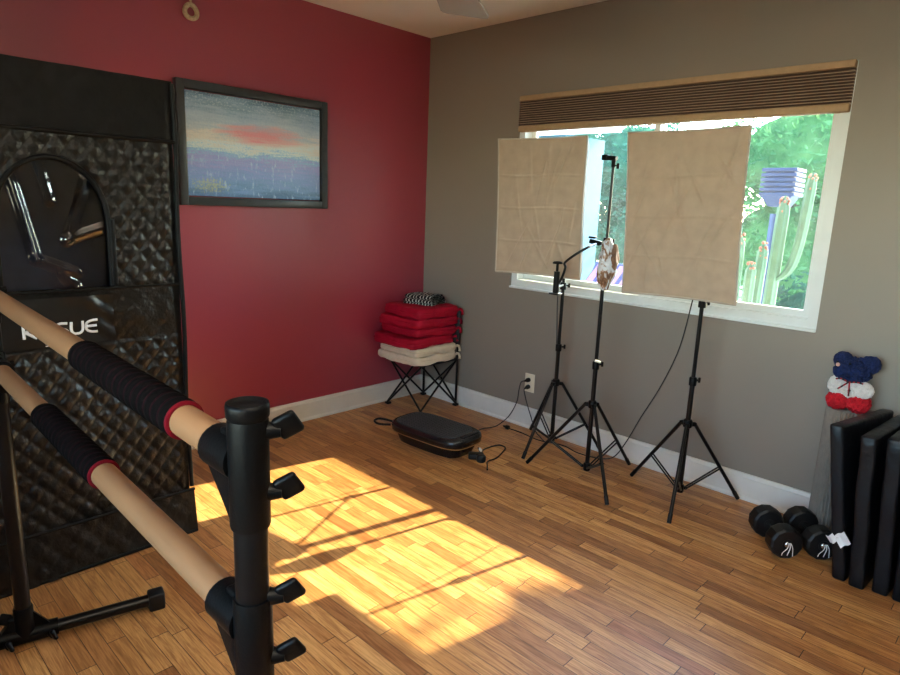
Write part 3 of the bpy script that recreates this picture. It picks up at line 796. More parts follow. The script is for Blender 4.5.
# ------------------------------------------------------------------ phone holder with gooseneck, on the left stand
K_ = 0.075
CAMP = V((-3.1313, -3.2686, 1.3652))
def fw(p, k=K_):
    p = V(p); return p + (CAMP - p) * k
ph0 = fw((-0.415, -1.418, 0.93))
ph = thing('phone_holder', 'black gooseneck phone holder clamped between left stand and middle stand', 'phone holder', tuple(ph0))
pl_ = ph0
q0 = fw((-0.415, -1.418, 1.0)) - pl_
g = MB()
g.tube([q0 + V((0, 0, -0.055)), q0 + V((0, 0, 0.048))], 0.0145, 14)
g.lathe([(0.007, 0.045), (0.007, 0.058), (0.006, 0.088)], q0, n=10)
g.lathe([(0.023, 0), (0.025, 0.004), (0.019, 0.011), (0.006, 0.013)], q0 + V((0, 0, 0.084)), n=18)
g.build('clamp_body', M['black_plastic'], ph)
gp = [(-0.415, -1.424, 1.00), (-0.415, -1.430, 0.992), (-0.41, -1.445, 1.02), (-0.41, -1.462, 1.075), (-0.405, -1.455, 1.10), (-0.40, -1.51, 1.145), (-0.395, -1.575, 1.185), (-0.392, -1.615, 1.203)]
a = MB(); a.tube(spline([fw(p, (K_, K_, K_, K_, K_, K_, K_ * 0.85, K_ * 0.3)[i]) - pl_ for i, p in enumerate(gp)], 6), 0.0062, 10)
a.build('gooseneck', M['black_metal'], ph)
MB().box(V((-0.398, -1.618, 1.213)) - pl_, (0.030, 0.060, 0.022), (0.15, 0, 0), bev=0.004).box(V((-0.398, -1.60, 1.235)) - pl_, (0.026, 0.036, 0.010), bev=0.003).build('cradle', M['black_plastic'], ph)
MB().tube([q0 + V((0, -0.005, -0.03)), V((-0.192, -1.310, 0.955)) - pl_], 0.006, 8).box(q0 + V((0, 0, -0.058)), (0.045, 0.050, 0.009), bev=0.003).build('clamp_arm', M['black_metal'], ph)

# crumpled wrap round the middle pole
wr = thing('crumpled_wrap', 'crumpled brown and silver wrap bunched around the bare pole', 'wrap', (-0.383, -1.669, 0.985))
def blob(cx, cy, z0, z1, rmax, seed, ry=1.0):
    m = MB(); n = 40; k = 34
    def f(u, v):
        th = 2 * PI * u; z = z0 + (z1 - z0) * v
        r = rmax * (0.30 + 0.70 * math.sin(PI * min(1, max(0, v)) ** 0.85) ** 0.6)
        r *= 1 + 0.35 * fbm((math.cos(th) * 1.3 + seed, math.sin(th) * 1.3, z * 16)) + 0.16 * fbm((math.cos(th) * 4 + seed, math.sin(th) * 4, z * 45))
        return V((cx + r * math.cos(th), cy + r * ry * math.sin(th), z))
    m.grid(f, n, k); return m
blob(-0.004, -0.012, 0.0, 0.252, 0.036, 2.0, 1.1).build('wrap_body', M['wrap'], wr)
blob(0.005, -0.045, 0.09, 0.225, 0.022, 6.0, 0.9).build('wrap_tail', M['fur_brown'], wr)

# ------------------------------------------------------------------ folding chair in the corner
ch = thing('folding_chair', 'black folding camp chair in the corner under a stack of cushions', 'chair', (-0.205, -0.235, 0))
cl_ = V(ch.location)
cx0, cx1, cy0, cy1 = -0.375, -0.040, -0.400, -0.075
Q = lambda x, y, z: V((x, y, z)) - cl_
for y in (cy0, cy1):
    MB().tube([Q(cx1, y, 0.012), Q(cx1, y, 0.672)], 0.0085, 12).build('back_post', M['black_metal'], ch)
for x, y in ((cx0, cy0), (cx0, cy1), (cx1, cy0), (cx1, cy1)):
    MB().box(Q(x, y, 0.008), (0.034, 0.034, 0.016), bev=0.004).build('foot', M['rubber'], ch)
def cross(p00, p01, p10, p11, off):
    for a, b, o in ((p00, p11, off), (p10, p01, -off)):
        MB().tube([V(a) + V(o), V(b) + V(o)], 0.007, 10).build('leg', M['black_metal'], ch)
zt = 0.325
cross(Q(cx0, cy0, 0.014), Q(cx0, cy0, zt), Q(cx1, cy0, 0.014), Q(cx1, cy0, zt), V((0, 0.008, 0)))
cross(Q(cx0, cy1, 0.014), Q(cx0, cy1, zt), Q(cx1, cy1, 0.014), Q(cx1, cy1, zt), V((0, 0.008, 0)))
cross(Q(cx0, cy0, 0.014), Q(cx0, cy0, zt), Q(cx0, cy1, 0.014), Q(cx0, cy1, zt), V((0.008, 0, 0)))
cross(Q(cx1, cy0, 0.014), Q(cx1, cy0, zt), Q(cx1, cy1, 0.014), Q(cx1, cy1, zt), V((0.008, 0, 0)))
ss = MB()
def seatf(dz):
    def f(u, v):
        x = cx0 - 0.012 + (cx1 - cx0 + 0.012) * u; y = cy0 - 0.01 + (cy1 - cy0 + 0.02) * v
        return Q(x, y, 0.334 - 0.022 * math.sin(PI * u) * math.sin(PI * v) + dz)
    return f
ss.grid(seatf(0), 14, 14); ss.grid(seatf(-0.006), 14, 14, flip=True); ss.build('seat', M['chair_cloth'], ch)
bb = MB(); bb.box(Q(cx1 - 0.002, (cy0 + cy1) / 2, 0.555), (0.022, cy1 - cy0 + 0.03, 0.245), bev=0.008); bb.build('backrest', M['chair_cloth'], ch)

# cushions
def cushion(w, d, h, seed, mat, name, label, group, loc, rz, tie=True, tint=None):
    r = thing(name, label, 'cushion', loc, rz, group)
    m = MB(); n = 96; prof = []
    K = 9
    for k in range(K + 1): prof.append((1.0 * k / K * 0.955, -1))
    for k in range(1, 8):
        th = -PI / 2 + PI * k / 8; prof.append((0.955 + 0.045 * math.cos(th) ** 0.6, math.sin(th)))
    for k in range(K + 1): prof.append((0.955 * (1 - k / K), 1))
    rows = []
    for s, zz in prof:
        row = []
        for i in range(n):
            th = 2 * PI * i / n; c, sn = math.cos(th), math.sin(th)
            R = (abs(c) ** 12 + abs(sn) ** 12) ** (-1 / 12)
            x, y = s * R * c * w / 2, s * R * sn * d / 2
            wob = 1 + 0.045 * fbm((c * 2 + seed, sn * 2, zz))
            x *= wob; y *= wob
            e = 1 - 0.12 * s ** 4
            t = 0
            for tx in (-0.22, 0.22):
                for ty in (-0.22, 0.22):
                    t += 0.30 * math.exp(-(((x / w - tx) ** 2 + (y / d - ty) ** 2) / 0.006))
            z = h / 2 + zz * h / 2 * e * (1 - t) + 0.007 * fbm((x * 9 + seed, y * 9, 0.3)) + 0.003 * fbm((x * 30, y * 30 + seed, zz * 2))
            row.append(V((x, y, z)))
        rows.append(row)
    vs = [p for row in rows for p in row]
    fs = [[j * n + i, j * n + (i + 1) % n, (j + 1) * n + (i + 1) % n, (j + 1) * n + i] for j in range(len(rows) - 1) for i in range(n)]
    m.add(vs, fs); m.build('cushion_cover', mat, r)
    pp = MB()
    ed = []
    for i in range(n + 1):
        th = 2 * PI * i / n; c, sn = math.cos(th), math.sin(th); R = (abs(c) ** 12 + abs(sn) ** 12) ** (-1 / 12)
        ed.append(V((R * c * w / 2 * 1.0, R * sn * d / 2 * 1.0, h * 0.52 + 0.006 * fbm((c * 2 + seed, sn * 2, 5)))))
    pp.tube(ed, 0.0035, 6, cap=False); pp.build('piping', mat, r)
    if tie:
        for k in (0,):
            t = MB(); b = V((w / 2 - 0.005, -d / 2 + 0.02, h * 0.45))
            t.tube(spline([b, b + V((0.012, -0.012, 0.012)), b + V((0.022, -0.022, -0.004)), b + V((0.016, -0.030, -0.024))], 5), [0.008] * 15 + [0.011], 8)
            t.build('tie', mat, r)
    return r
zz = 0.337
specs = [('tan', 0.395, 0.385, 0.060, -0.258, -0.228, 0.03, 'lowest cream seat cushion, lying on the black chair seat'),
         ('tan', 0.375, 0.385, 0.058, -0.250, -0.226, -0.02, 'upper cream seat cushion, directly under the red ones'),
         ('red', 0.42, 0.38, 0.070, -0.285, -0.222, 0.07, 'lowest red seat cushion, resting on the cream ones'),
         ('red', 0.375, 0.385, 0.058, -0.248, -0.228, -0.03, 'second red seat cushion from the bottom of the red pile'),
         ('red', 0.385, 0.390, 0.066, -0.254, -0.226, 0.04, 'third red seat cushion, just beneath the topmost red one'),
         ('red', 0.365, 0.370, 0.070, -0.240, -0.240, -0.03, 'topmost red seat cushion, right under the folded throw')]
for i, (kind, w, d, h, x, y, rz, lab) in enumerate(specs):
    cushion(w, d, h, 3.7 * i + 1, M['cush_red' if kind == 'red' else 'cush_tan'], 'seat_cushion', lab, 'cushions stacked on the chair', (x, y, zz), rz, tie=True)
    zz += h * 0.975
# folded throw on top
th_ = thing('folded_throw', 'small folded black and white striped throw on top of the cushions', 'throw', (-0.200, -0.225, zz - 0.002))
f = MB(); path = []
for k in range(5):
    z = 0.008 + 0.0125 * k; L = 0.095 - 0.006 * k
    a = [(-L, z), (-L * 0.4, z + 0.002), (L * 0.4, z + 0.001), (L, z)]
    if k % 2: a = a[::-1]
    path += a
    if k < 4:
        sg = 1 if k % 2 == 0 else -1
        path.append((sg * (L + 0.007), z + 0.006))
cen = spline([V((x, 0, z)) for x, z in path], 4)
top = []; bot = []
for i, p in enumerate(cen):
    t = (cen[min(i + 1, len(cen) - 1)] - cen[max(i - 1, 0)]).normalized(); n_ = V((-t.z, 0, t.x)) * 0.0042
    top.append(p + n_); bot.append(p - n_)
lp_ = top + bot[::-1]
nn = len(lp_); W = 0.22; cols = 14
vs = []
for c in range(cols + 1):
    yy = -W / 2 + W * c / cols
    for p in lp_:
        vs.append(V((p.x + 0.004 * fbm((p.x * 9, yy * 9, p.z * 20)), yy * (1 - 1.6 * p.z), p.z + 0.003 * fbm((p.x * 14, yy * 14, 2)))))
fs = [[c * nn + i, c * nn + (i + 1) % nn, (c + 1) * nn + (i + 1) % nn, (c + 1) * nn + i] for c in range(cols) for i in range(nn)]
f.add(vs, fs)
f.build('throw_cloth', M['throw'], th_)
th_.rotation_euler = (0, 0, 0.3)

# ------------------------------------------------------------------ vibration plate
vp = thing('vibration_plate', 'black vibration exercise plate lying on the floor in front of the chair', 'exercise plate', (-0.668, -0.838, 0), math.radians(4))
vp.scale = (1.05, 1.03, 1.15)
def squirc(n, w, l, p):
    r = []
    for i in range(n):
        th = 2 * PI * i / n; c, s = math.cos(th), math.sin(th); R = (abs(c) ** p + abs(s) ** p) ** (-1 / p)
        r.append((R * c * w / 2, R * s * l / 2 ))
    return r
def loft(rows, mb, n):
    vs = [V(p) for row in rows for p in row]
    mb.add(vs, [[j * n + i, j * n + (i + 1) % n, (j + 1) * n + (i + 1) % n, (j + 1) * n + i] for j in range(len(rows) - 1) for i in range(n)])
    mb.add(rows[0], [list(range(n))[::-1]], False); mb.add(rows[-1], [list(range(n))], False)
n = 64; m = MB(); rows = []
for z, w, l in ((0.003, 0.215, 0.43), (0.03, 0.236, 0.455), (0.055, 0.245, 0.465), (0.058, 0.25, 0.47)):
    rows.append([V((x, y, z)) for x, y in squirc(n, w, l, 4)])
loft(rows, m, n); m.build('lower_shell', M['plate_black'], vp)
m = MB(); rows = []
for z, w, l in ((0.056, 0.258, 0.480), (0.060, 0.285, 0.515), (0.085, 0.292, 0.522), (0.098, 0.284, 0.514), (0.104, 0.266, 0.496)):
    rows.append([V((x, y, z)) for x, y in squirc(n, w, l, 4)])
loft(rows, m, n); m.build('upper_shell', M['plate_black'], vp)
m = MB(); rows = []
for z, w, l in ((0.102, 0.255, 0.44), (0.107, 0.25, 0.435), (0.108, 0.24, 0.425)):
    rows.append([V((x, y + 0.016, z)) for x, y in squirc(n, w, l, 4)])
loft(rows, m, n)
for i in range(13):
    for j in range(22):
        x = -0.105 + 0.0175 * i; y = -0.175 + 0.0185 * j
        if (x / 0.115) ** 4 + ((y - 0.016) / 0.205) ** 4 < 0.95: m.lathe([(0.0055, 0.107), (0.0045, 0.110), (0.0, 0.1104)], (x, y, 0), n=6)
m.build('tread', M['plate_top'], vp)
m = MB(); rows = []
for z, w, l in ((0.0565, 0.272, 0.497), (0.0595, 0.290, 0.520), (0.0630, 0.291, 0.521), (0.0640, 0.27, 0.50)):
    rows.append([V((x, y, z)) for x, y in squirc(n, w, l, 4)])
loft(rows, m, n); m.build('trim_strip', simple('bronze_trim', srgb(150, 110, 60), 0.35, 0.6), vp)
MB().box((0.02, -0.222, 0.106), (0.13, 0.028, 0.006), bev=0.003).build('control_panel', M['plate_black'], vp)
hd = MB(); hd.tube(spline([(-0.06, 0.255, 0.075), (-0.085, 0.29, 0.085), (-0.115, 0.335, 0.09), (-0.150, 0.335, 0.085), (-0.150, 0.295, 0.078), (-0.10, 0.255, 0.072)], 8), 0.006, 8); hd.build('carry_strap', M['rubber'], vp)
for sx in (-0.075, 0.075):
    for sy in (-0.17, 0.17): MB().lathe([(0.016, 0.0), (0.019, 0.004), (0.019, 0.014)], (sx, sy, 0), n=14).build('foot', M['rubber'], vp)

# ------------------------------------------------------------------ outlet and cords
ol = thing('wall_outlet', 'ivory double power outlet low on the grey wall with two plugs in it', 'outlet', (0, -0.993, 0.290))
MB().box((-0.003, 0, 0), (0.006, 0.072, 0.118), bev=0.002).build('cover_plate', M['outlet'], ol)
for z in (0.022, -0.022): MB().lathe([(0.0165, 0.0), (0.0165, 0.0025), (0.0155, 0.003)], (-0.006, 0, z), (-1, 0, 0), 20).build('socket', M['outlet'], ol)
def cable(name, label, pts, r=0.0032, plug=None, group='black power cords'):
    o = MB().tube(spline(pts, 8), r, 8).build(name, M['cord'])
    tag(o, label, 'cord', group); return o
def plug(o, p, d, name='plug', s=1.0):
    d = V(d).normalized(); m = MB()
    m.lathe([(0.012 * s, 0), (0.014 * s, 0.003), (0.013 * s, 0.022), (0.008 * s, 0.030), (0.005 * s, 0.045)], p, d, 14)
    m.build(name, M['rubber'], o)
c1 = cable('power_cord', 'black power cord from upper outlet socket to the exercise plate', [(-0.052, -0.985, 0.310), (-0.070, -0.975, 0.300), (-0.060, -0.955, 0.24), (-0.055, -0.94, 0.16), (-0.085, -0.91, 0.07), (-0.13, -0.87, 0.012), (-0.19, -0.865, 0.005), (-0.26, -0.842, 0.005), (-0.34, -0.86, 0.005), (-0.42, -0.93, 0.006), (-0.50, -0.98, 0.02)])
plug(c1, (-0.0095, -0.993, 0.312), (-1, 0.1, -0.05))
c2 = cable('power_cord', 'black power cord from lower outlet socket to the left light stand', [(-0.052, -0.995, 0.266), (-0.064, -1.0, 0.25), (-0.058, -1.02, 0.18), (-0.055, -1.06, 0.09), (-0.07, -1.11, 0.02), (-0.10, -1.17, 0.006), (-0.13, -1.21, 0.006), (-0.155, -1.255, 0.02), (-0.150, -1.285, 0.10), (-0.150, -1.290, 0.3), (-0.140, -1.265, 0.6), (-0.150, -1.255, 0.90), (-0.150, -1.285, 1.12)])
plug(c2, (-0.0095, -0.993, 0.268), (-1, -0.05, -0.1))
c3 = cable('power_cord', 'black cord drooping from the right softbox to the floor', [(-0.245, -2.085, 1.13), (-0.235, -2.06, 0.98), (-0.16, -1.99, 0.72), (-0.12, -1.90, 0.50), (-0.10, -1.80, 0.30), (-0.085, -1.72, 0.13), (-0.095, -1.66, 0.03), (-0.12, -1.58, 0.006), (-0.14, -1.46, 0.006), (-0.11, -1.34, 0.006), (-0.15, -1.20, 0.006), (-0.13, -1.05, 0.006), (-0.13, -0.95, 0.006)])
plug(c3, (-0.13, -0.95, 0.010), (0.0, 1, 0.02))
c4 = cable('power_cord', 'black cord with inline switch looped on the floor beside the exercise plate', [(-0.565, -1.075, 0.03), (-0.575, -1.10, 0.014), (-0.60, -1.13, 0.020), (-0.53, -1.085, 0.010), (-0.46, -1.075, 0.006), (-0.395, -1.09, 0.006), (-0.40, -1.14, 0.006), (-0.47, -1.175, 0.006), (-0.56, -1.205, 0.006), (-0.63, -1.205, 0.006), (-0.68, -1.245, 0.006), (-0.715, -1.275, 0.006)], 0.0042)
m = MB(); m.box((-0.640, -1.128, 0.018), (0.05, 0.085, 0.034), (0, 0, 0.7), bev=0.010, seg=3); m.build('inline_switch', M['rubber'], c4)
m = MB(); m.lathe([(0.022, 0), (0.026, 0.006), (0.026, 0.030), (0.018, 0.038), (0, 0.039)], (-0.648, -1.172, 0.0), n=20); m.build('plug', M['rubber'], c4)
MB().box((-0.578, -1.105, 0.030), (0.012, 0.036, 0.014), (0, 0.2, -0.6), bev=0.003).build('cord_tie', M['paper'], c4)

# ------------------------------------------------------------------ dumbbells
def dumbbell(a, b, label):
    a = V(a); b = V(b); c = (a + b) / 2; d = (b - a); L = d.length; r = thing('dumbbell', label, 'dumbbell', (c.x, c.y, 0), math.atan2(d.y, d.x), 'black dumbbells by the mat')
    R = 0.067
    for s in (-1, 1):
        m = MB(); x = s * L / 2
        rows = []
        for t, k in ((-0.034, 0.86), (-0.028, 0.97), (-0.022, 1.0), (0.022, 1.0), (0.028, 0.97), (0.034, 0.86), (0.034, 0.35), (0.030, 0.30)):
            rows.append((R * k, t * 1.0))
        m.lathe([(0.0, -0.030), (R * 0.30, -0.030)] + rows + [(0.0, 0.030)], (x, 0, R), (1, 0, 0), 12, smooth=False)
        m.build('weight_head', M['rubber'], r)
        MB().lathe([(0.013, 0.0), (0.013, 0.004), (0.0, 0.005)], (x + s * 0.032, 0, R), (s, 0, 0), 14).build('end_cap', M['steel'], r)
    MB().lathe([(0.011, -L / 2), (0.011, -L / 2 + 0.05), (0.0145, 0), (0.011, L / 2 - 0.05), (0.011, L / 2)], (0, 0, R), (1, 0, 0), 16).build('handle', M['steel'], r)
    tm = MB()
    for k in range(3):
        x = L / 2 + 0.040
        tm.tube(spline([(x, 0.004 * k, R + 0.01), (x + 0.012, 0.010 * k - 0.008, R - 0.005), (x + 0.004, 0.02 * k - 0.02, R - 0.03 - 0.006 * k), (x - 0.002, 0.022 * k - 0.02, R - 0.045)], 5), 0.0018, 6)
    tm.build('plastic_tie', M['edge_white'], r)
    return r
dumbbell((-0.308, -2.528, 0), (-0.434, -2.638, 0), 'black dumbbell lying nearest the tripod, with a bare chrome handle showing')
dumbbell((-0.205, -2.636, 0), (-0.332, -2.745, 0), 'black dumbbell lying against the folded mats')

# ------------------------------------------------------------------ ribbed roll with the yarn bear
rl = thing('rolled_mat', 'grey ribbed rolled mat standing on end beside the wall', 'mat', (-0.105, -2.727, 0))
m = MB(); n = 220
pf = lambda u: 0.083 + 0.0042 * math.sin(2 * PI * u * 40) 
m.grid(lambda u, v: V((pf(u) * math.cos(2 * PI * u) * (1.02 - 0.03 * v), pf(u) * math.sin(2 * PI * u) * (1.02 - 0.03 * v), 0.002 + 0.586 * v)), 224 * 2, 6)
sp_ = []
for k in range(200):
    t = k / 199; rr = 0.082 - 0.062 * t; a = 2 * PI * 3.2 * t
    sp_.append((rr * math.cos(a), rr * math.sin(a)))
m.build('roll_outer', M['roll'], rl)
s = MB(); s.grid(lambda u, v: V((sp_[int(u * 199)][0], sp_[int(u * 199)][1], 0.50 + 0.086 * v)), 199, 1); 
s.lathe([(0.0, 0.50), (0.081, 0.50)], n=32, cap=False)
s.build('roll_spiral', M['roll'], rl)
be = thing('yarn_bear', 'fluffy blue white and red yarn bear sitting on top of the rolled mat', 'soft toy', (-0.112, -2.718, 0.588))
be.scale = (0.96, 0.94, 0.98)
def tuft(c, r, mat, name, seed, par, cnt=None, skin=0.011):
    rnd = random.Random(seed); m = MB(); c = V(c)
    m.ball(c, tuple(q * 0.92 for q in r), 20, 12)
    cnt = cnt or int(2600 * (r[0] * r[1] + r[1] * r[2] + r[0] * r[2]) / 0.012)
    ga = PI * (3 - math.sqrt(5)); cnt = min(cnt, 420)
    for k in range(cnt):
        z = 1 - 2 * (k + 0.5) / cnt; q = math.sqrt(1 - z * z); a = ga * k
        d = V((q * math.cos(a), q * math.sin(a), z)) + V((rnd.uniform(-.08, .08), rnd.uniform(-.08, .08), rnd.uniform(-.08, .08)))
        d.normalize(); p = c + V((d.x * r[0], d.y * r[1], d.z * r[2])) * rnd.uniform(0.90, 1.06)
        m.ball(p, skin * rnd.uniform(0.45, 0.75), 5, 4)
    return m.build(name, mat, par)
# local: front (chest) looks towards -x
tuft((-0.012, 0.038, 0.034), (0.050, 0.042, 0.036), M['yarn_red'], 'leg', 1, be)
tuft((-0.012, -0.042, 0.034), (0.050, 0.042, 0.036), M['yarn_red'], 'leg', 2, be)
tuft((0.0, 0.0, 0.092), (0.050, 0.056, 0.044), M['yarn_white'], 'body', 3, be)
tuft((-0.018, 0.052, 0.100), (0.032, 0.030, 0.034), M['yarn_white'], 'arm', 4, be)
tuft((-0.018, -0.054, 0.094), (0.034, 0.032, 0.032), M['yarn_white'], 'arm', 5, be)
hdo = tuft((-0.004, -0.004, 0.172), (0.054, 0.066, 0.052), M['navy'], 'head', 6, be)
tuft((0.0, 0.046, 0.206), (0.028, 0.032, 0.032), M['navy'], 'ear', 7, hdo)
tuft((0.0, -0.058, 0.204), (0.028, 0.034, 0.032), M['navy'], 'ear', 8, hdo)
tuft((-0.045, 0.036, 0.168), (0.026, 0.028, 0.026), M['navy'], 'muzzle', 9, hdo)
MB().ball((-0.064, 0.050, 0.196), 0.0085, 12, 8).build('nose', M['bead'], hdo)
for y in (0.018, 0.066): MB().ball((-0.060, y - 0.012, 0.206 - 0.0), 0.005, 10, 7).build('eye', M['plate_black'], hdo)
m = MB()
for pts in ([(-0.052, 0.0, 0.126), (-0.062, 0.03, 0.138), (-0.052, 0.05, 0.132)], [(-0.052, 0.0, 0.126), (-0.062, -0.03, 0.134), (-0.05, -0.052, 0.130)], [(-0.052, 0.002, 0.126), (-0.064, 0.02, 0.108), (-0.060, 0.036, 0.092)], [(-0.052, -0.002, 0.126), (-0.066, -0.008, 0.10), (-0.060, -0.008, 0.07)]):
    m.tube(spline(pts, 6), 0.0035, 8)
m.ball((-0.062, -0.008, 0.094), 0.006, 10, 7)
m.build('ribbon', M['ribbon'], be)

# ------------------------------------------------------------------ folding exercise mat standing on edge
fm = thing('folding_exercise_mat', 'black folding exercise mat standing on edge at the right end of the wall', 'exercise mat', (-0.26, -2.96, 0))
def panel(bf, tf, bb, tb, x0, x1, th, h, seed):
    """bf/tf: y of the front edge at bottom/top, bb/tb: the same at the wall end"""
    m = MB(); w = x1 - x0
    bm = bmesh.new(); bmesh.ops.create_cube(bm, size=1.0)
    bmesh.ops.scale(bm, vec=(w, th, h), verts=bm.verts[:])
    bmesh.ops.bevel(bm, geom=bm.edges[:], offset=0.009, segments=3, affect='EDGES', profile=0.5)
    bmesh.ops.subdivide_edges(bm, edges=[e for e in bm.edges if e.calc_length() > 0.12], cuts=9, use_grid_fill=True)
    bm.verts.index_update(); vs = []
    for v in bm.verts:
        p = v.co.copy(); t = (p.z + h / 2) / h; k = (p.x + w / 2) / w
        yc = (bf * (1 - t) + tf * t) * (1 - k) + (bb * (1 - t) + tb * t) * k
        e = 1 if 0.06 < t < 0.94 else 0.2
        y = yc + p.y + 0.005 * fbm((p.x * 5 + seed, p.z * 7, seed)) * e
        x = (x0 + x1) / 2 + p.x + (0.006 * fbm((p.z * 8, seed * 11, 1)) * e)
        vs.append(V((x + 0.26, y + 2.96, p.z + h / 2 + 0.002)))
    m.add(vs, [[v.index for v in f.verts] for f in bm.faces]); bm.free()
    return m.build('panel', M['mat_vinyl'], fm)
p1 = panel(-2.852, -2.757, -2.880, -2.852, -0.468, -0.055, 0.046, 0.606, 1.0)
p2 = panel(-2.912, -2.866, -2.940, -2.908, -0.480, -0.055, 0.052, 0.592, 2.0)
p3 = panel(-2.985, -2.946, -3.010, -2.972, -0.462, -0.055, 0.052, 0.600, 3.0)
p4 = panel(-3.050, -3.024, -3.080, -3.040, -0.466, -0.055, 0.052, 0.602, 4.0)
tg = MB()
def tagq(cy, cz, hy, hz, ph):
    def f(u, v):
        a, b = u - 0.5, v - 0.5
        return V((-0.238 + 0.006 * math.sin(5 * u + ph) + 0.008 * v, cy - (a - b) * hy, cz + (a + b) * hz + 0.003 * math.sin(6 * u + ph)))
    tg.grid(f, 8, 8)
tagq(0.113, 0.182, 0.030, 0.036, 0.0); tagq(0.150, 0.170, 0.022, 0.020, 1.5)
tg.tube([(-0.236, 0.135, 0.178), (-0.206, 0.120, 0.185)], 0.004, 6)
tg.build('care_tag', M['paper'], p1)

# ------------------------------------------------------------------ outdoors
struct('ground', MB().box((6.2, -1.0, -0.26), (12.0, 16, 0.2)), M['stone'])
def leaves(mb, c, r, n, size, rnd, shell=0.45):
    c = V(c)
    for _ in range(n):
        d = V((rnd.gauss(0, 1), rnd.gauss(0, 1), rnd.gauss(0, 1))); d.normalize()
        q = (1 - shell * rnd.random() ** 1.5)
        p = c + V((d.x * r[0], d.y * r[1], d.z * r[2])) * q
        if p.z < -0.15: continue
        a = V((rnd.gauss(0, 1), rnd.gauss(0, 1), rnd.gauss(0, 1))).normalized(); b = a.orthogonal().normalized()
        s = size * rnd.uniform(0.6, 1.3); c3 = a.cross(b)
        mb.add([p - a * s, p + b * s * 0.45 + c3 * s * 0.12, p + a * s, p - b * s * 0.45 + c3 * s * 0.12], [[0, 1, 2, 3]])
rnd = random.Random(5)
def bush(name, label, cat, loc, blobs, mat, n, size, trunk=True, group='shrubs and trees outside the window'):
    r = thing(name, label, cat, loc, 0, group); m = MB()
    for (x, y, z, rx, ry, rz) in blobs:
        leaves(m, (x, y, z), (rx, ry, rz), int(n * (rx * ry + ry * rz + rx * rz)), size, rnd)
        if z - rz * 0.72 > -0.15: m.ball((x + 0.1, y, z), (rx * 0.55, ry * 0.68, rz * 0.62), 18, 12, 0.06)
        else: m.ball((x + 0.1, y, z + 0.1), (rx * 0.72, ry * 0.78, min(rz * 0.72, z + 0.2)), 18, 12, 0.06)
    m.build('foliage', mat, r)
    t = MB(); zt = max(b[2] for b in blobs)
    t.tube(spline([(0, 0, -0.16), (0.04, 0.02, zt * 0.4), (0, 0.05, zt * 0.8)], 5), 0.06, 10)
    for b in blobs: t.tube([(0.03, 0.03, zt * 0.35), (b[0], b[1], b[2])], [0.045, 0.012], 8)
    t.build('trunk', M['bark'], r)
    return r
bush('leafy_tree', 'tall pale green leafy tree outside behind the middle of the window', 'tree', (6.8, 2.75, 0), [(0, -0.7, 0.9, .7, 1.1, 1.1), (0, -0.5, 2.05, .7, 1.2, 1.1), (0.1, 0.8, 2.1, .7, 1.3, 1.1), (0.1, 1.2, 0.9, .7, 1.3, 1.2)], M['leaf_a'], 1000, 0.06)
bush('leafy_tree', 'bright yellow green leafy tree outside behind the right part of the window', 'tree', (6.3, -0.6, 0), [(0, 0.0, 0.9, .7, 1.3, 1.1), (0.1, 0.0, 2.15, .7, 1.3, 1.0), (0.1, -1.1, 1.4, .7, 0.9, 1.3)], M['leaf_b'], 1000, 0.055)
bush('leafy_tree', 'tall leafy tree added out of view right of the window, crown placed to shade the sun patch', 'tree', (6.0, -4.99, 0), [(0, 0, 6.4, 1.0, 1.6, 1.7)], M['leaf_a'], 600, 0.09)  # unseen tree, added and shaped to cut off the edge of the sun patch
bush('low_shrub', 'dark green low shrub outside at the lower right of the window', 'shrub', (2.9, -1.72, 0), [(0, 0, 0.42, .4, .42, .5)], M['leaf_c'], 1500, 0.04)
struct('roof_eave', MB().box((0.56, -1.6, 2.34), (0.82, 6.0, 0.14)), M['vinyl_white'])
# pale boarded shed far left
sd = thing('garden_shed', 'pale blue boarded shed outside at the left end of the window', 'shed', (3.9, 2.45, -0.16))
m = MB()
for k in range(12): m.box((0, -0.85 + 0.155 * k, 1.25), (0.04, 0.15, 2.5), bev=0.006)
m.build('board_wall', M['shed'], sd)
m = MB()
m.box((-0.05, -0.93, 1.25), (0.08, 0.09, 2.5)); m.build('corner_post', M['shed'], sd)
MB().box((0.4, 0, 2.54), (1.3, 2.2, 0.08), (0, -0.12, 0)).build('roof', M['vinyl_white'], sd)
MB().box((0.55, 0.0, 1.25), (1.0, 1.7, 2.45)).build('shed_box', M['shed'], sd)
# striped garden chair
gc = thing('garden_chair', 'blue and purple striped canvas garden chair outside between the softboxes', 'chair', (1.75, -0.45, -0.16))
m = MB()
m.grid(lambda u, v: V((-0.20 + 0.10 * math.sin(PI * v) * -1 + 0.55 * v, -0.30 + 0.60 * u, 0.42 + 0.62 * v)), 8, 12); m.grid(lambda u, v: V((-0.19 + 0.10 * math.sin(PI * v) * -1 + 0.55 * v, -0.30 + 0.60 * u, 0.415 + 0.62 * v)), 8, 12, flip=True)
m.build('canvas', M['stripe'], gc)
for y in (-0.32, 0.32):
    m = MB(); m.tube([(-0.30, y, 0.0), (0.38, y, 1.05)], 0.018, 8); m.tube([(0.40, y * 0.95, 0.0), (-0.25, y * 0.95, 0.45)], 0.018, 8); m.build('side_frame', M['blue_paint'], gc)
MB().tube([(0.37, -0.32, 1.04), (0.37, 0.32, 1.04)], 0.018, 8).build('top_rail', M['blue_paint'], gc)
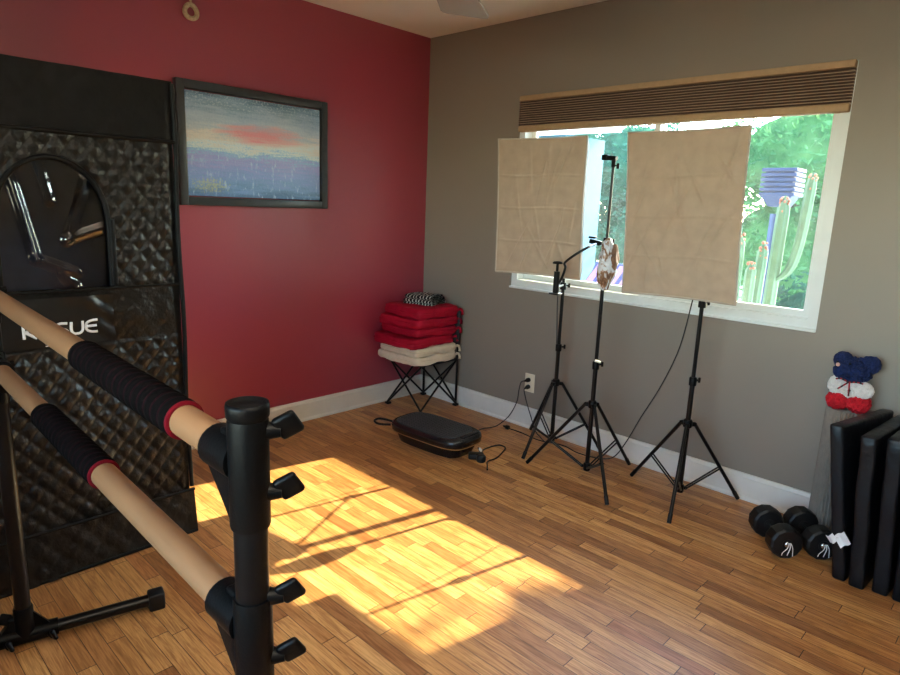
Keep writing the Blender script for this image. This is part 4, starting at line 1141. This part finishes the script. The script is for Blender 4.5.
# blue post with a slatted box
bd = thing('bird_feeder', 'slate blue slatted bird feeder box on a post outside by the cactus', 'bird feeder', (1.9, -1.72, -0.16))
MB().tube([(0, 0, 0), (0, 0, 1.55)], 0.055, 4).build('post', M['blue_paint'], bd)
m = MB()
for k in range(6): m.box((0, 0, 1.685 + 0.034 * k), (0.22, 0.235 , 0.024), bev=0.004)
m.box((0, 0, 1.77), (0.17, 0.19, 0.20)); m.prism([(-0.09, -0.05, 1.60), (-0.09, 0.05, 1.60), (-0.11, 0.11, 1.68), (-0.11, -0.11, 1.68)], (0.18, 0, 0))
m.build('slatted_box', M['blue_paint'], bd)
# columnar cacti
def cactus(x, y, h, r, label, arm=None, lean=0.0):
    rt = thing('columnar_cactus', label, 'cactus', (x, y, -0.16), 0, 'columnar cacti outside the window')
    def rib(pts, rad, nm, par):
        rad = rad * 0.78
        m = MB(); ps = spline(pts, 7); k = len(ps); n = 28; vs = []; up = None
        rings = []
        for i, p in enumerate(ps):
            t = i / (k - 1); rr = rad * min(1, 0.75 + t) * (1 if t < 0.9 else max(0.15, math.sqrt(max(0, 1 - ((t - 0.9) / 0.1) ** 2))))
            rings.append([p + V((math.cos(2 * PI * a / n), math.sin(2 * PI * a / n), 0)) * rr * (1 + 0.13 * math.cos(7 * 2 * PI * a / n)) for a in range(n)])
        m.add([q for rg_ in rings for q in rg_], [[j * n + i, j * n + (i + 1) % n, (j + 1) * n + (i + 1) % n, (j + 1) * n + i] for j in range(k - 1) for i in range(n)])
        m.add(rings[-1], [list(range(n))], False)
        o = m.build(nm, M['cactus'], par); top = ps[-1]
        tp = MB(); rr = random.Random(int(x * 100 + h * 10))
        for _ in range(16):
            a = rr.uniform(0, 2 * PI); tp.ball(top + V((math.cos(a) * rad * .7, math.sin(a) * rad * .7, rr.uniform(-0.10, 0.0))), rr.uniform(0.006, 0.012), 6, 5)
        tp.build('tip', M['cactus_tip'], o)
        return o
    rib([(0, 0, 0), (0, lean * 0.5, h * 0.5), (0, lean, h)], r, 'stem', rt)
    if arm: rib(arm, r * 0.8, 'arm', rt)
    return rt
cactus(1.25, -1.93, 1.66, 0.045, 'tallest cactus outside with a curved arm, beside the bird feeder', [(0, -0.02, 1.12), (0, -0.10, 1.20), (0, -0.14, 1.40), (0, -0.16, 1.80)], -0.02)
cactus(1.35, -1.80, 1.36, 0.042, 'short cactus outside directly in front of the bird feeder post', None, -0.03)
cactus(1.15, -1.76, 1.42, 0.045, 'cactus outside close to the edge of the right softbox', None, 0.02)
cactus(1.45, -1.60, 1.52, 0.050, 'cactus outside partly hidden by the right softbox', None, 0.0)
cactus(1.05, -1.86, 1.25, 0.040, 'lowest pale cactus outside at the window sill', None, -0.01)

# ------------------------------------------------------------------ light
def lamp(name, typ, loc, energy, color, **kw):
    d = bpy.data.lights.new(name, typ); d.energy = energy; d.color = color
    for k, v in kw.items(): setattr(d, k, v)
    o = bpy.data.objects.new(name, d); COL.objects.link(o); o.location = loc; return o
sdv = V((-1.0, 0.20, -0.75))
s = lamp('sun', 'SUN', (6, -2, 5), 23.0, (1.0, 0.84, 0.53), angle=math.radians(0.6))
s.rotation_euler = sdv.to_track_quat('-Z', 'Y').to_euler()
wd = bpy.data.worlds.new('sky'); bpy.context.scene.world = wd; wd.use_nodes = True
nt = wd.node_tree; bg = nt.nodes['Background']
sky = nt.nodes.new('ShaderNodeTexSky'); sky.sky_type = 'NISHITA'; sky.sun_disc = False
sky.sun_elevation = math.radians(36.5); sky.sun_rotation = math.radians(100); sky.air_density = 1.0; sky.dust_density = 0.6
nt.links.new(sky.outputs[0], bg.inputs[0]); bg.inputs[1].default_value = 2.6
# added warm fill lamp outside the added west window
a = lamp('west_fill', 'AREA', (W0 - 0.35, (vy0 + vy1) / 2, (vz0 + vz1) / 2), 12.0, (1.0, 0.80, 0.60), shape='RECTANGLE', size=1.9, size_y=1.2)
a.rotation_euler = V((1, 0, 0.2)).to_track_quat('-Z', 'Y').to_euler()
# added fill spot behind the camera, without a fixture, to brighten the ceiling
u = lamp('ceiling_fill', 'SPOT', (-3.1, -3.95, 1.75), 300.0, (1.0, 0.92, 0.80), spot_size=math.radians(100), spot_blend=0.6, shadow_soft_size=0.12)
u.rotation_euler = V((0.35, 0.45, 1)).to_track_quat('-Z', 'Y').to_euler()

# ------------------------------------------------------------------ camera
cd = bpy.data.cameras.new('camera'); cam = bpy.data.objects.new('camera', cd); COL.objects.link(cam)
cd.sensor_fit = 'HORIZONTAL'; cd.sensor_width = 36.0; cd.lens = 633.27 / 900 * 36.0; cd.clip_start = 0.02
cam.location = (-3.13130, -3.26856, 1.36521)
cam.rotation_euler = (math.radians(78.1413), math.radians(-2.19872), math.radians(-45.92107))
sc = bpy.context.scene; sc.camera = cam
sc.view_settings.view_transform = 'Standard'; sc.view_settings.look = 'None'; sc.view_settings.gamma = 1.0
sc.view_settings.use_curve_mapping = False; sc.view_settings.exposure = 0.28
